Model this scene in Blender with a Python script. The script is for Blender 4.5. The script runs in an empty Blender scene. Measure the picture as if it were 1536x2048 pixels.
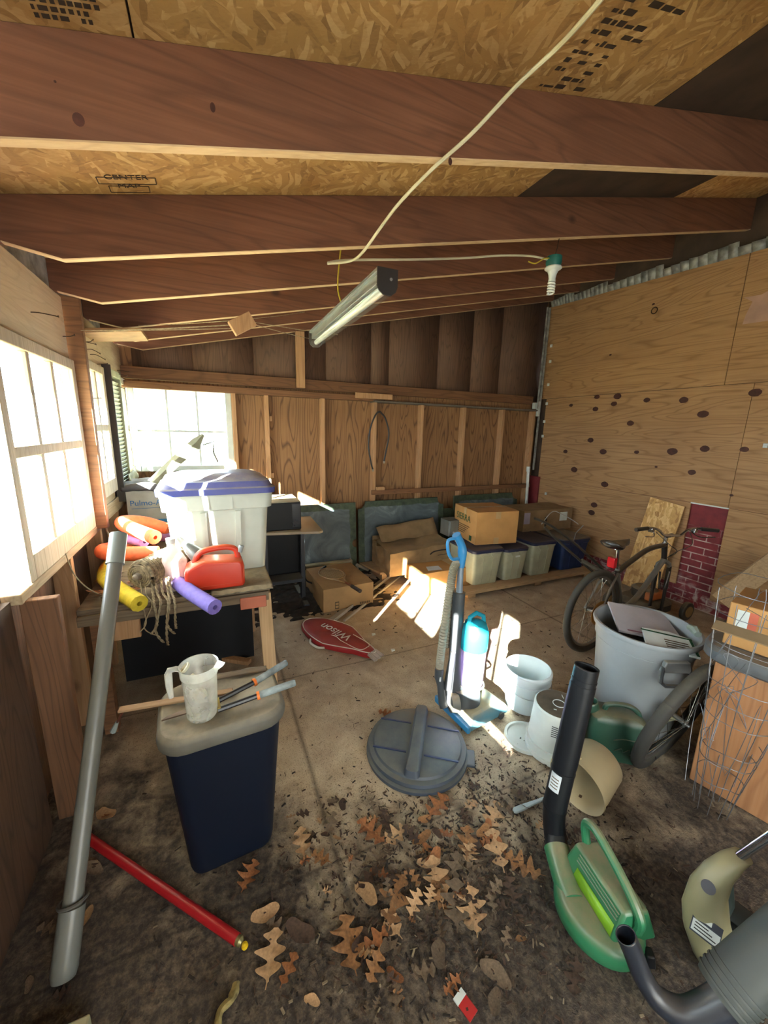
import bpy, bmesh, math, random
from math import sin, cos, pi, radians, sqrt, atan2
from mathutils import Vector, Matrix, Euler, noise
R = random.Random(7)
C = bpy.context.scene.collection
SC = bpy.context.scene

# ---------------------------------------------------------------- camera
cam = bpy.data.cameras.new('camera')
cam.sensor_fit = 'HORIZONTAL'; cam.sensor_width = 36.0; cam.lens = 36.0*770/1536
cam.clip_start = 0.02; cam.clip_end = 200
co = bpy.data.objects.new('camera', cam); C.objects.link(co)
AX = [[0.913798, -0.062533, 0.401325], [-0.405424, -0.200222, 0.891932], [0.024579, -0.977753, -0.208314]]          # rows: world axes in camera space (right, down, forward)
m = Matrix([[AX[i][0], -AX[i][1], -AX[i][2]] for i in range(3)]).to_4x4()
m.translation = (0, 0, 1.66)
co.matrix_world = m
SC.camera = co
# ---------------------------------------------------------------- light and exposure
SC.view_settings.view_transform = 'Standard'; SC.view_settings.look = 'None'
SC.view_settings.gamma = 1; SC.view_settings.use_curve_mapping = False
SC.view_settings.exposure = 1.9
SC.cycles.max_bounces = 14; SC.cycles.diffuse_bounces = 8; SC.cycles.glossy_bounces = 4
SC.cycles.transparent_max_bounces = 16; SC.cycles.transmission_bounces = 6
SC.cycles.sample_clamp_indirect = 6; SC.cycles.use_denoising = True
SC.cycles.caustics_reflective = False; SC.cycles.caustics_refractive = False
W = bpy.data.worlds.new('sky'); SC.world = W; W.use_nodes = True
wn = W.node_tree; wn.nodes.clear()
wo = wn.nodes.new('ShaderNodeOutputWorld'); wb = wn.nodes.new('ShaderNodeBackground')
ws = wn.nodes.new('ShaderNodeTexSky'); ws.sky_type = 'NISHITA'; ws.sun_disc = False
ws.sun_elevation = radians(25); ws.sun_rotation = radians(225); ws.air_density = 1.2; ws.dust_density = 3.0
wh = wn.nodes.new('ShaderNodeMixRGB'); wh.inputs[0].default_value = 0.85; wh.inputs[2].default_value = (4.2, 4.8, 5.5, 1)
wn.links.new(ws.outputs[0], wh.inputs[1]); wn.links.new(wh.outputs[0], wb.inputs[0]); wn.links.new(wb.outputs[0], wo.inputs[0])
wb.inputs[1].default_value = 1.3
SUN_EL = radians(20.5)
sd = Vector((cos(SUN_EL)*.7071, cos(SUN_EL)*.7071, -sin(SUN_EL)))
sl = bpy.data.lights.new('sun', 'SUN'); sl.energy = 95; sl.angle = radians(0.6); sl.color = (1.0, .95, .87)
so = bpy.data.objects.new('sun', sl); C.objects.link(so); so.rotation_euler = sd.to_track_quat('-Z', 'Y').to_euler()
so.location = (-6, -5, 6)
# added area lamp standing in for daylight from the open front behind the camera
al = bpy.data.lights.new('front_opening_fill', 'AREA'); al.shape = 'RECTANGLE'; al.size = 1.7; al.size_y = 2.0; al.energy = 13; al.color = (1, .97, .93)
ao = bpy.data.objects.new('front_opening_fill', al); C.objects.link(ao); ao.location = (.75, -1.5, 1.1)
ao.rotation_euler = Vector((0, 1, -.08)).to_track_quat('-Z', 'Z').to_euler()

# ---------------------------------------------------------------- mesh helpers
class MB:
    def __init__(s): s.v = []; s.f = []; s.m = []; s.mi = 0
    def add(s, vs, fs):
        n = len(s.v); s.v += [Vector(v) for v in vs]
        for f in fs: s.f.append([n+i for i in f]); s.m.append(s.mi)
        return s
    def box(s, x0, x1, y0, y1, z0, z1, M=None):
        vs = [Vector((x, y, z)) for x in (x0, x1) for y in (y0, y1) for z in (z0, z1)]
        if M: vs = [M @ v for v in vs]
        return s.add(vs, [(0,1,3,2),(4,6,7,5),(0,4,5,1),(2,3,7,6),(0,2,6,4),(1,5,7,3)])
    def bar(s, a, b, w, h, up=(0,0,1), roll=0):   # rectangular bar from a to b, w sideways, h along up
        a = Vector(a); b = Vector(b); d = b-a; L = d.length; d.normalize(); up = Vector(up)
        x = d.cross(up)
        if x.length < 1e-4: x = d.cross(Vector((1,0,0)))
        x.normalize(); y = x.cross(d); 
        if roll: q = Matrix.Rotation(roll, 3, d); x = q@x; y = q@y
        vs = [a+d*t+x*(sx*w/2)+y*(sy*h/2) for t in (0, L) for sx in (-1,1) for sy in (-1,1)]
        return s.add(vs, [(0,1,3,2),(4,6,7,5),(0,4,5,1),(2,3,7,6),(0,2,6,4),(1,5,7,3)])
    def tube(s, pts, r, n=10, caps=True, closed=False, squash=1):
        P = [Vector(p) for p in pts]; k = len(P); rr = r if isinstance(r, (list, tuple)) else [r]*k
        T = []
        for i in range(k):
            if closed: t = P[(i+1) % k]-P[i-1]
            else: t = P[min(i+1, k-1)]-P[max(i-1, 0)]
            T.append(t.normalized())
        u = T[0].orthogonal().normalized(); rings = []; vs = []
        for i in range(k):
            u = (u-T[i]*u.dot(T[i]))
            u = u.normalized() if u.length > 1e-6 else T[i].orthogonal().normalized()
            w = T[i].cross(u)
            for j in range(n):
                a = 2*pi*j/n; vs.append(P[i]+(u*cos(a)+w*sin(a)*squash)*rr[i])
        fs = []
        for i in range(k if closed else k-1):
            i2 = (i+1) % k
            for j in range(n):
                j2 = (j+1) % n; fs.append((i*n+j, i*n+j2, i2*n+j2, i2*n+j))
        if caps and not closed: fs.append(tuple(range(n))[::-1]); fs.append(tuple((k-1)*n+j for j in range(n)))
        return s.add(vs, fs)
    def cyl(s, a, b, r, r2=None, n=24, caps=True): return s.tube([a, b], [r, r if r2 is None else r2], n, caps)
    def lathe(s, prof, n=36, M=None, sx=1, sy=1, a0=0, a1=2*pi):   # prof: (radius, z)
        full = abs(a1-a0-2*pi) < 1e-6; cnt = n if full else n+1; k = len(prof); vs = []
        for (r, z) in prof:
            for j in range(cnt):
                a = a0+(a1-a0)*j/n; v = Vector((r*cos(a)*sx, r*sin(a)*sy, z)); vs.append(M@v if M else v)
        fs = []
        for i in range(k-1):
            for j in range(n):
                j2 = (j+1) % cnt if full else j+1
                fs.append((i*cnt+j, i*cnt+j2, (i+1)*cnt+j2, (i+1)*cnt+j))
        return s.add(vs, fs)
    def prism(s, poly, h, M=None, z0=0):     # polygon in xy extruded z0..z0+h
        n = len(poly); vs = [Vector((x, y, z0)) for x, y in poly]+[Vector((x, y, z0+h)) for x, y in poly]
        if M: vs = [M@v for v in vs]
        return s.add(vs, [tuple(range(n))[::-1], tuple(range(n, 2*n))]+[(i, (i+1) % n, n+(i+1) % n, n+i) for i in range(n)])
    def loft(s, rings, caps=True, closed=True):
        n = len(rings[0]); vs = [p for r in rings for p in r]; fs = []
        for i in range(len(rings)-1):
            for j in range(n if closed else n-1):
                j2 = (j+1) % n; fs.append((i*n+j, i*n+j2, (i+1)*n+j2, (i+1)*n+j))
        if caps: fs.append(tuple(range(n))[::-1]); fs.append(tuple((len(rings)-1)*n+j for j in range(n)))
        return s.add(vs, fs)
    def grid(s, fn, nu, nv):
        vs = [fn(i/nu, j/nv) for i in range(nu+1) for j in range(nv+1)]
        return s.add(vs, [(i*(nv+1)+j, (i+1)*(nv+1)+j, (i+1)*(nv+1)+j+1, i*(nv+1)+j+1) for i in range(nu) for j in range(nv)])
    def build(s, name, mat, parent=None, loc=None, smooth=30, bev=0, seg=2, solid=0, M=None):
        me = bpy.data.meshes.new(name)
        off = Vector((0,0,0))
        if parent is not None:
            p = parent
            while p is not None: off += p.location; p = p.parent
            p = parent
            while p is not None:
                if p.get('local'): off = Vector((0,0,0))
                p = p.parent
        elif loc is not None: off = Vector(loc)
        vs = [(M@v if M else v)-off for v in s.v]
        me.from_pydata(vs, [], s.f); 
        for mm in (mat if isinstance(mat, (list, tuple)) else [mat]): me.materials.append(mm)
        me.polygons.foreach_set('material_index', s.m)
        bm = bmesh.new(); bm.from_mesh(me); bmesh.ops.recalc_face_normals(bm, faces=bm.faces)
        if smooth:
            for f in bm.faces: f.smooth = True
            for e in bm.edges:
                if len(e.link_faces) == 2 and e.calc_face_angle(0) > radians(smooth): e.smooth = False
        bm.to_mesh(me); bm.free(); me.update()
        o = bpy.data.objects.new(name, me); C.objects.link(o)
        if parent is not None: o.parent = parent
        elif loc is not None: o.location = loc
        if solid: md = o.modifiers.new('thick', 'SOLIDIFY'); md.thickness = solid; md.offset = 0
        if bev: md = o.modifiers.new('bevel', 'BEVEL'); md.width = bev; md.segments = seg; md.limit_method = 'ANGLE'; md.angle_limit = radians(40)
        return o
def TR(x=0, y=0, z=0, rz=0, rx=0, ry=0): return Matrix.Translation((x, y, z)) @ Euler((rx, ry, rz), 'XYZ').to_matrix().to_4x4()
def tag(o, label=None, cat=None, group=None, kind=None):
    if label: o['label'] = label
    if cat: o['category'] = cat
    if group: o['group'] = group
    if kind: o['kind'] = kind
    return o
def thing(name, label, cat, loc=(0,0,0), rz=0, group=None, local=False, rx=0, ry=0):
    o = bpy.data.objects.new(name, None); C.objects.link(o); o.location = loc; o.rotation_euler = (rx, ry, rz); o.empty_display_size = .1
    if local: o['local'] = 1
    return tag(o, label, cat, group)
def struct(mb, name, mat, **k): o = mb.build(name, mat, **k); o['kind'] = 'structure'; return o
def copy_tree(o, parent=None):
    c = o.copy(); C.objects.link(c); c.parent = parent
    for ch in list(o.children): copy_tree(ch, c)
    return c
def bez(pts, n=8):      # Catmull-Rom through points
    P = [Vector(p) for p in pts]; out = []
    for i in range(len(P)-1):
        a = P[max(i-1,0)]; b = P[i]; c = P[i+1]; d = P[min(i+2, len(P)-1)]
        for j in range(n):
            t = j/n; out.append(.5*((2*b)+(c-a)*t+(2*a-5*b+4*c-d)*t*t+(3*b-a-3*c+d)*t**3))
    out.append(P[-1]); return out
def text(name, body, size, mat, parent, M, depth=.0006, align='LEFT'):
    cu = bpy.data.curves.new(name, 'FONT'); cu.body = body; cu.size = size; cu.extrude = depth; cu.align_x = align
    t = bpy.data.objects.new('tmp', cu); C.objects.link(t); bpy.context.view_layer.update()
    me = bpy.data.meshes.new_from_object(t.evaluated_get(bpy.context.evaluated_depsgraph_get()))
    bpy.data.objects.remove(t); me.transform(M); me.materials.clear(); me.materials.append(mat)
    off = Vector((0,0,0)); p = parent
    if not parent.get('local') and not (parent.parent and parent.parent.get('local')):
        while p is not None: off += p.location; p = p.parent
        me.transform(Matrix.Translation(-off))
    me.name = name; o = bpy.data.objects.new(name, me); C.objects.link(o); o.parent = parent
    return o

# ---------------------------------------------------------------- materials
def lin(c):
    if isinstance(c, str): c = tuple(int(c[i:i+2], 16)/255 for i in (0,2,4))
    return tuple(((x/12.92) if x <= .04045 else ((x+.055)/1.055)**2.4) for x in c)+(1,)
class NT:
    def __init__(s, name):
        s.mat = bpy.data.materials.new(name); s.mat.use_nodes = True; s.t = s.mat.node_tree; s.t.nodes.clear()
        s.out = s.n('OutputMaterial'); s.b = s.n('BsdfPrincipled'); s.l(s.b.outputs[0], s.out.inputs[0])
    def n(s, ty, **k):
        nd = s.t.nodes.new('ShaderNode'+ty)
        for a, v in k.items(): setattr(nd, a, v)
        return nd
    def l(s, a, b): s.t.links.new(a, b)
    def s_(s, sock, v):
        if hasattr(v, 'links') or hasattr(v, 'is_output'): s.l(v, sock)
        else: sock.default_value = v
    def co(s, which='Object', rnd=True, scale=(1,1,1), rot=(0,0,0)):
        tc = s.n('TexCoord'); v = tc.outputs[which]
        if rnd:
            oi = s.n('ObjectInfo'); mm = s.math('MULTIPLY', oi.outputs['Random'], 37.0); a = s.n('VectorMath', operation='ADD'); s.l(v, a.inputs[0]); s.l(mm, a.inputs[1]); v = a.outputs[0]
        mp = s.n('Mapping'); mp.inputs['Scale'].default_value = scale; mp.inputs['Rotation'].default_value = rot; s.l(v, mp.inputs[0]); return mp.outputs[0]
    def math(s, op, a, b=0.0, c=None, clamp=False):
        m = s.n('Math', operation=op); m.use_clamp = clamp; s.s_(m.inputs[0], a); s.s_(m.inputs[1], b)
        if c is not None: s.s_(m.inputs[2], c)
        return m.outputs[0]
    def noise(s, v, sc=5, det=4, dist=0, rough=.55):
        n = s.n('TexNoise'); s.l(v, n.inputs['Vector']); n.inputs['Scale'].default_value = sc; n.inputs['Detail'].default_value = det; n.inputs['Distortion'].default_value = dist; n.inputs['Roughness'].default_value = rough
        return n.outputs[0]
    def vor(s, v, sc=5, feat='F1', out='Distance', rnd=1):
        n = s.n('TexVoronoi', feature=feat); s.l(v, n.inputs['Vector']); n.inputs['Scale'].default_value = sc; n.inputs['Randomness'].default_value = rnd
        return n.outputs[out]
    def ramp(s, f, stops):
        r = s.n('ValToRGB'); s.s_(r.inputs[0], f); e = r.color_ramp.elements
        while len(e) < len(stops): e.new(.5)
        for i, (p, c) in enumerate(stops): e[i].position = p; e[i].color = c if isinstance(c, tuple) and len(c) == 4 else (lin(c) if isinstance(c, str) else (c, c, c, 1))
        return r.outputs[0]
    def mix(s, f, a, b, mode='MIX'):
        m = s.n('MixRGB', blend_type=mode); s.s_(m.inputs[0], f)
        for i, x in ((1, a), (2, b)):
            if isinstance(x, str): m.inputs[i].default_value = lin(x)
            else: s.s_(m.inputs[i], x)
        return m.outputs[0]
    def bump(s, h, st=.3, d=.01):
        b = s.n('Bump'); b.inputs['Strength'].default_value = st; b.inputs['Distance'].default_value = d; s.l(h, b.inputs['Height']); s.l(b.outputs[0], s.b.inputs['Normal'])
    def up(s, lo=.5, hi=.9):
        g = s.n('NewGeometry'); x = s.n('SeparateXYZ'); s.l(g.outputs['Normal'], x.inputs[0])
        r = s.n('MapRange'); r.inputs[1].default_value = lo; r.inputs[2].default_value = hi; s.l(x.outputs[2], r.inputs[0]); return r.outputs[0]
    def fin(s, col=None, rough=.6, metal=0, **k):
        if col is not None:
            if isinstance(col, str): col = lin(col)
            s.s_(s.b.inputs['Base Color'], col)
        s.s_(s.b.inputs['Roughness'], rough); s.b.inputs['Metallic'].default_value = metal
        for a, v in k.items(): s.b.inputs[a].default_value = v
        return s.mat
def plain(name, col, rough=.5, metal=0, dust=0, dcol='9a8868', var=.12, bump=0, vs=6, **k):
    t = NT(name); v = t.co(); n1 = t.noise(v, vs, 5)
    c = t.mix(t.ramp(n1, [(.3, 0.0), (.75, 1.0)]), col, tuple(x*(1-var*3) for x in lin(col)[:3])+(1,))
    if dust:
        n2 = t.noise(v, 9, 6, 0, .7)
        f = t.math('MULTIPLY', t.ramp(n2, [(.25, .35), (.6, 1.0)]), t.math('ADD', t.math('MULTIPLY', t.up(.3, .95), dust), dust*.12), clamp=True)
        c = t.mix(f, c, dcol)
    if bump: t.bump(t.noise(v, 60, 4), bump, .002)
    return t.fin(c, rough, metal, **k)
def wood(name, cd, cm, cl, axis='X', lines=.5, fine=.5, knots=.5, sc=1.0, rough=.75, freq=55, blotch=.35):
    t = NT(name); ax = 'XYZ'.index(axis)
    s1 = [5.0*sc]*3; s1[ax] = .55*sc; s2 = [75.0]*3; s2[ax] = 2.2; 
    v1 = t.co(scale=tuple(s1)); v2 = t.co(scale=tuple(s2)); v3 = t.co()
    n = t.noise(v1, 1.0, 2, .25, .5)
    wv = t.math('SINE', t.math('MULTIPLY', n, freq)); wv = t.math('ABSOLUTE', wv)
    ln = t.ramp(wv, [(0, 1.0), (.55, .0)])
    f2 = t.noise(v2, 1, 3); big = t.noise(v3, 1.7, 3)
    c = t.mix(t.ramp(f2, [(.3, 0.0), (.7, 1.0)]), cm, cl)
    c = t.mix(t.math('MULTIPLY', ln, lines), c, cd)
    c = t.mix(t.math('MULTIPLY', t.ramp(big, [(.4, 0.0), (.75, 1.0)]), blotch), c, cd)
    if knots:
        s3 = [3.6]*3; s3[ax] = 2.4; v4 = t.co(scale=tuple(s3)); n4 = t.n('TexVoronoi'); t.l(v4, n4.inputs[0]); n4.inputs['Scale'].default_value = 1.0
        d = t.ramp(n4.outputs['Distance'], [(.05, 1.0), (.12, 0.0)]); sep = t.n('SeparateColor'); t.l(n4.outputs['Color'], sep.inputs[0])
        msk = t.ramp(sep.outputs[0], [(.60, 0.0), (.62, 1.0)])
        c = t.mix(t.math('MULTIPLY', t.math('MULTIPLY', d, msk), knots), c, '3a2015')
    t.bump(f2, .25*fine, .003)
    return t.fin(c, rough)
def osb(name, dark='8a5a28', mid='b9823f', light='dcb070'):
    t = NT(name); cols = []
    for i, (rz, sx, sy) in enumerate(((.5, 14, 55), (1.7, 12, 48), (-.7, 13, 60))):
        v = t.co(rnd=False, scale=(1,1,1), rot=(0,0,rz)); mp = t.n('Mapping'); mp.inputs['Scale'].default_value = (sx, sy, 14); 
        ns = t.n('TexNoise'); t.l(v, ns.inputs[0]); ns.inputs['Scale'].default_value = 7; ad = t.n('VectorMath', operation='MULTIPLY_ADD'); t.l(ns.outputs[1], ad.inputs[0]); ad.inputs[1].default_value = (.05,.05,.0); t.l(v, ad.inputs[2])
        t.l(ad.outputs[0], mp.inputs[0]); n = t.n('TexVoronoi'); t.l(mp.outputs[0], n.inputs[0]); n.inputs['Scale'].default_value = 1
        sp = t.n('SeparateColor'); t.l(n.outputs['Color'], sp.inputs[0]); cols.append((sp.outputs[0], sp.outputs[1], n.outputs['Distance']))
    v = t.co(rnd=False); m1 = t.ramp(t.noise(v, 9, 3), [(.46, 0.0), (.5, 1.0)]); m2 = t.ramp(t.noise(t.co(), 8, 3), [(.52, 0.0), (.56, 1.0)])
    x = t.mix(m1, cols[0][0], cols[1][0]); x = t.mix(m2, x, cols[2][0])
    fine = t.noise(t.co(scale=(60, 160, 30), rot=(0,0,.6)), 1, 3)
    x = t.math('ADD', t.math('MULTIPLY', x, .8), t.math('MULTIPLY', fine, .3))
    c = t.ramp(x, [(.1, dark), (.4, mid), (.6, mid), (.95, light)])
    big = t.noise(v, 2.2, 3); c = t.mix(t.math('MULTIPLY', t.ramp(big, [(.45, 0.0), (.7, 1.0)]), .35), c, '7a4a20')
    t.bump(x, .4, .004); return t.fin(c, .7)
def clear(name, tint=(.9,.96,.97,1), haze=.25, hcol='e8eef0', gl=.06):
    t = NT(name); tr = t.n('BsdfTransparent'); tr.inputs[0].default_value = tint; df = t.n('BsdfTranslucent'); df.inputs[0].default_value = lin(hcol)
    d2 = t.n('BsdfDiffuse'); d2.inputs[0].default_value = lin(hcol); g = t.n('BsdfGlossy'); g.inputs['Roughness'].default_value = .08
    a = t.n('MixShader'); a.inputs[0].default_value = .5; t.l(df.outputs[0], a.inputs[1]); t.l(d2.outputs[0], a.inputs[2])
    h = t.ramp(t.noise(t.co(), 6, 5), [(.3, haze*.4), (.7, haze*1.5)])
    b = t.n('MixShader'); t.l(h, b.inputs[0]); t.l(tr.outputs[0], b.inputs[1]); t.l(a.outputs[0], b.inputs[2])
    c = t.n('MixShader'); c.inputs[0].default_value = gl; t.l(b.outputs[0], c.inputs[1]); t.l(g.outputs[0], c.inputs[2])
    t.l(c.outputs[0], t.out.inputs[0]); return t.mat

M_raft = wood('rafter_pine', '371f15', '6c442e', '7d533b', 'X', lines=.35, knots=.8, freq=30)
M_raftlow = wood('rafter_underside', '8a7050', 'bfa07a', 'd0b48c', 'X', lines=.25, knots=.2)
M_stud = wood('stud_pine', '7c5a3c', 'ab8259', 'bd9670', 'Z', lines=.3, knots=.5)
M_plyb = wood('fir_plywood', '4a2f1c', '85603e', '967049', 'Z', lines=.75, knots=0, sc=.75, freq=75, blotch=.25)
M_plyd = wood('fir_plywood_aged', '35241a', '5f4534', '705441', 'Z', lines=.5, knots=0, sc=1.0, freq=60, blotch=.5)
M_plyr = wood('pine_plywood_wall', '6c4a2e', '9d7850', 'ac885f', 'Y', lines=.5, knots=0, sc=.8, freq=60, blotch=.28)
M_board = wood('old_board', '3e281a', '6f4b30', '835c3c', 'X', lines=.4, knots=.4)
M_bench = wood('weathered_board', '3a3026', '6a5a48', '83725c', 'X', lines=.4, knots=.3, rough=.9)
M_cream = wood('painted_header', '8f7c60', 'bda98a', 'cdbb9c', 'Y', lines=.2, knots=.25, blotch=.3)
M_sash = wood('sash_wood', '6e6250', 'ada084', 'c4b8a0', 'Z', lines=.25, knots=0, blotch=.45)
M_sill = wood('sill_wood', '64543c', 'a08c6a', 'b5a282', 'Y', lines=.3, knots=.2, blotch=.5)
M_panell = wood('low_panel_plywood', '261a12', '4c3626', '5a4230', 'Z', lines=.6, knots=.1, freq=50)
M_white = plain('white_paint_weathered', 'd4dcd8', .5, var=.1)
M_foil = plain('grey_flashing', 'b4b8b4', .45, .2, var=.25, vs=14, bump=.6)
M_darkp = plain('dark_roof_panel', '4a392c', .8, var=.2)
M_osb = osb('osb', '86653c', 'a9844f', 'c8a672'); M_osbl = osb('osb_pale', '9a7040', 'c49a5c', 'e0bc84')
M_knot = plain('knot', '4a2418', .7, var=.2, vs=30)
M_glass = clear('old_window_glass', haze=.12)
M_ink = plain('stamp_ink', '3a2a1c', .8)
M_shut = plain('shutter_paint', 'b9bd98', .6, var=.15)
M_rust = plain('nail_steel', '4a3a2e', .5, .8)

def m_floor():
    t = NT('dirty_plywood_floor'); v = t.co('Object', False)
    big = t.noise(v, 1.1, 6, .3, .6); med = t.noise(v, 6, 8, .4, .65); fine = t.noise(v, 45, 6, 0, .7); gr = t.noise(v, 160, 3)
    sp = t.n('SeparateXYZ'); t.l(v, sp.inputs[0])
    # litter and soil thicken towards the front; the floor also darkens leftwards
    k = t.math('ADD', t.math('MULTIPLY', sp.outputs[1], -.75), 1.34); k = t.math('ADD', k, t.math('MULTIPLY', t.math('SUBTRACT', big, .5), 1.9))
    k = t.math('ADD', k, t.math('MULTIPLY', t.math('SUBTRACT', med, .5), 1.2)); k = t.math('ADD', k, t.math('MULTIPLY', t.math('SUBTRACT', .35, sp.outputs[0]), .75, clamp=True)); soil = t.ramp(k, [(.25, 0.0), (.75, 1.0)])
    tan = t.mix(t.ramp(med, [(.3, 0.0), (.7, 1.0)]), 'c0ae92', '998670'); tan = t.mix(t.ramp(gr, [(.55, 0.0), (.75, 1.0)]), tan, '55422f')
    dirt = t.ramp(fine, [(.25, '241d18'), (.45, '423830'), (.6, '5f5345'), (.8, '7d6e5b')])
    dk = t.ramp(t.noise(v, 2.3, 5, .5, .6), [(.45, 0.0), (.68, 1.0)]); dirt = t.mix(t.math('MULTIPLY', dk, .6), dirt, '2c231c')
    c = t.mix(soil, tan, dirt)
    # seams of the floor sheets
    for ax, off, per in ((1, .55, 1.22), (0, .35, 2.44)):
        d = t.math('ABSOLUTE', t.math('SUBTRACT', t.math('FRACT', t.math('ADD', t.math('DIVIDE', t.math('ADD', sp.outputs[ax], t.math('MULTIPLY', med, .02)), per), off)), .5))
        ln = t.ramp(d, [(0.0, 1.0), (.007, 0.0)]); c = t.mix(t.math('MULTIPLY', ln, .6), c, '241a12')
    spk = t.ramp(t.vor(v, 55), [(.05, 1.0), (.12, 0.0)]); c = t.mix(t.math('MULTIPLY', spk, t.ramp(t.noise(v, 5, 2), [(.5, 0.0), (.6, .7)])), c, '2a1f17')
    t.bump(t.math('ADD', fine, t.math('MULTIPLY', gr, .5)), .55, .012); return t.fin(c, .92)
def m_brick():
    t = NT('red_painted_brick'); v = t.co('Object', False, rot=(0, 0, 0))
    mp = t.n('CombineXYZ'); sp = t.n('SeparateXYZ'); t.l(v, sp.inputs[0]); t.l(sp.outputs[1], mp.inputs[0]); t.l(sp.outputs[2], mp.inputs[1])
    b = t.n('TexBrick'); t.l(mp.outputs[0], b.inputs['Vector']); b.inputs['Scale'].default_value = 1; b.inputs['Brick Width'].default_value = .21; b.inputs['Row Height'].default_value = .068; b.inputs['Mortar Size'].default_value = .0055; b.inputs['Mortar Smooth'].default_value = .2
    n = t.noise(v, 14, 4); lo = t.math('MULTIPLY', t.math('SUBTRACT', .85, sp.outputs[2]), 6, clamp=True)
    red = t.mix(t.ramp(n, [(.3, 0.0), (.7, 1.0)]), '7c2c30', '66242a')
    mt = t.mix(t.ramp(t.noise(v, 9, 3), [(.38, 0.0), (.55, 1.0)]), '7a3436', 'b09c92')
    c = t.mix(t.math('MULTIPLY', b.outputs['Fac'], lo), red, mt)
    st = t.math('MULTIPLY', t.ramp(t.noise(v, 11, 5, .5), [(.52, 0.0), (.66, 1.0)]), t.math('MULTIPLY', t.math('SUBTRACT', .33, sp.outputs[2]), 5, clamp=True), clamp=True)
    c = t.mix(t.math('MULTIPLY', st, .8), c, 'b4a8a0'); t.bump(t.math('MULTIPLY', b.outputs['Fac'], t.math('MULTIPLY', lo, -1)), .5, .01); return t.fin(c, .8)
M_floor = m_floor(); M_brick = m_brick()

XL, XR, YB, YF = -.69, 4.28, 4.30, -1.5
K = .228
def zb(x): return 2.26+K*(x-XL)          # underside of the rafters
# floor: displaced sheet, lumpy soil in front
def fl(u, v):
    x = XL-.12+u*(XR-XL+.3); y = YF+v*(YB-YF+.1)
    k = max(0, min(1, 1.3-y*.5)); h = .012*k*(noise.noise(Vector((x*3, y*3, 0)))+.6*noise.noise(Vector((x*9, y*9, 3)))+.5*noise.noise(Vector((x*22, y*22, 3))))
    return Vector((x, y, min(.0, h-.006)))
struct(MB().grid(fl, 190, 220), 'floor', M_floor)
struct(MB().box(XL-.12, XR+.2, YF, YB+.1, -.12, -.03), 'floor', M_board)
# roof deck
b = MB()
def deck(x0, x1, y0, y1, mi, dz=0):
    b.mi = mi; vs = [Vector((x, y, zb(x)+.235+dz+t)) for x in (x0, x1) for y in (y0, y1) for t in (0, .012)]
    b.add(vs, [(0,1,3,2),(4,6,7,5),(0,4,5,1),(2,3,7,6),(0,2,6,4),(1,5,7,3)])
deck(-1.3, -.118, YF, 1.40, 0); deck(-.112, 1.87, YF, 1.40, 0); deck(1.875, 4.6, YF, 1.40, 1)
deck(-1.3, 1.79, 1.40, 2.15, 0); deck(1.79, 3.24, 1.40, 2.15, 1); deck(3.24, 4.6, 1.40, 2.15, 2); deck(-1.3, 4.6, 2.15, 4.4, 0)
ceil = struct(b, 'ceiling', [M_osb, M_darkp, M_osbl])
# printing on the roof sheets (stamps follow the deck, seen from below)
def deckM(x, y, rot):
    ex = Vector((1, 0, K)).normalized(); ey = Vector((0, 1, 0)); ez = ex.cross(ey)
    B = Matrix((ex, ey, ez)).transposed().to_4x4(); B.translation = (x, y, zb(x)+.2335)
    return B @ Matrix.Rotation(rot, 4, 'Z') @ Matrix.Diagonal((1, -1, 1, 1))
st = MB(); rs = random.Random(3)
for r in range(7):
    x = 0
    while x < .17-.01*r:
        w = rs.uniform(.006, .02)
        if rs.random() < .85: st.box(x, x+w, -.02*r, -.02*r+.012, 0, .0008, deckM(-.31, 1.24, 0))
        x += w+rs.uniform(.003, .008)
for i in range(24):
    a, c = 2*pi*i/24, 2*pi*(i+1)/24
    st.bar(deckM(-.36, 1.27, 0)@Vector((.035*cos(a), .02*sin(a), 0)), deckM(-.36, 1.27, 0)@Vector((.035*cos(c), .02*sin(c), 0)), .006, .001)
for r in range(12):     # large block lettering running along the sheet, worn to illegible bars
    y0 = 1.0+.036*r; x = 1.20
    for q in range(5):
        w = rs.uniform(.010, .05)
        if rs.random() < .7: st.box(0, w, 0, rs.uniform(.008, .02), 0, .0008, deckM(x, y0, 0))
        x += w+.008
o = st.build('printed_stamp', M_ink, ceil); o['kind'] = 'structure'
for body, sz, y in (('CENTER', .042, 2.020), ('MAP', .042, 2.080)):
    o = text('printed_stamp', body, sz, M_ink, ceil, deckM(-.235, y, 0), align='CENTER'); o['kind'] = 'structure'
fr = MB()
for y0, w in ((2.008, .20), (2.068, .14)):
    for (xa, ya, xb, yb) in ((-w/2, 0, w/2, 0), (-w/2, .046, w/2, .046), (-w/2, 0, -w/2, .046), (w/2, 0, w/2, .046)):
        fr.bar(Vector((-.235+xa, y0+ya, zb(-.235+xa)+.2335)), Vector((-.235+xb, y0+yb, zb(-.235+xb)+.2335)), .003, .001)
o = fr.build('printed_stamp', M_ink, ceil); o['kind'] = 'structure'
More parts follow.
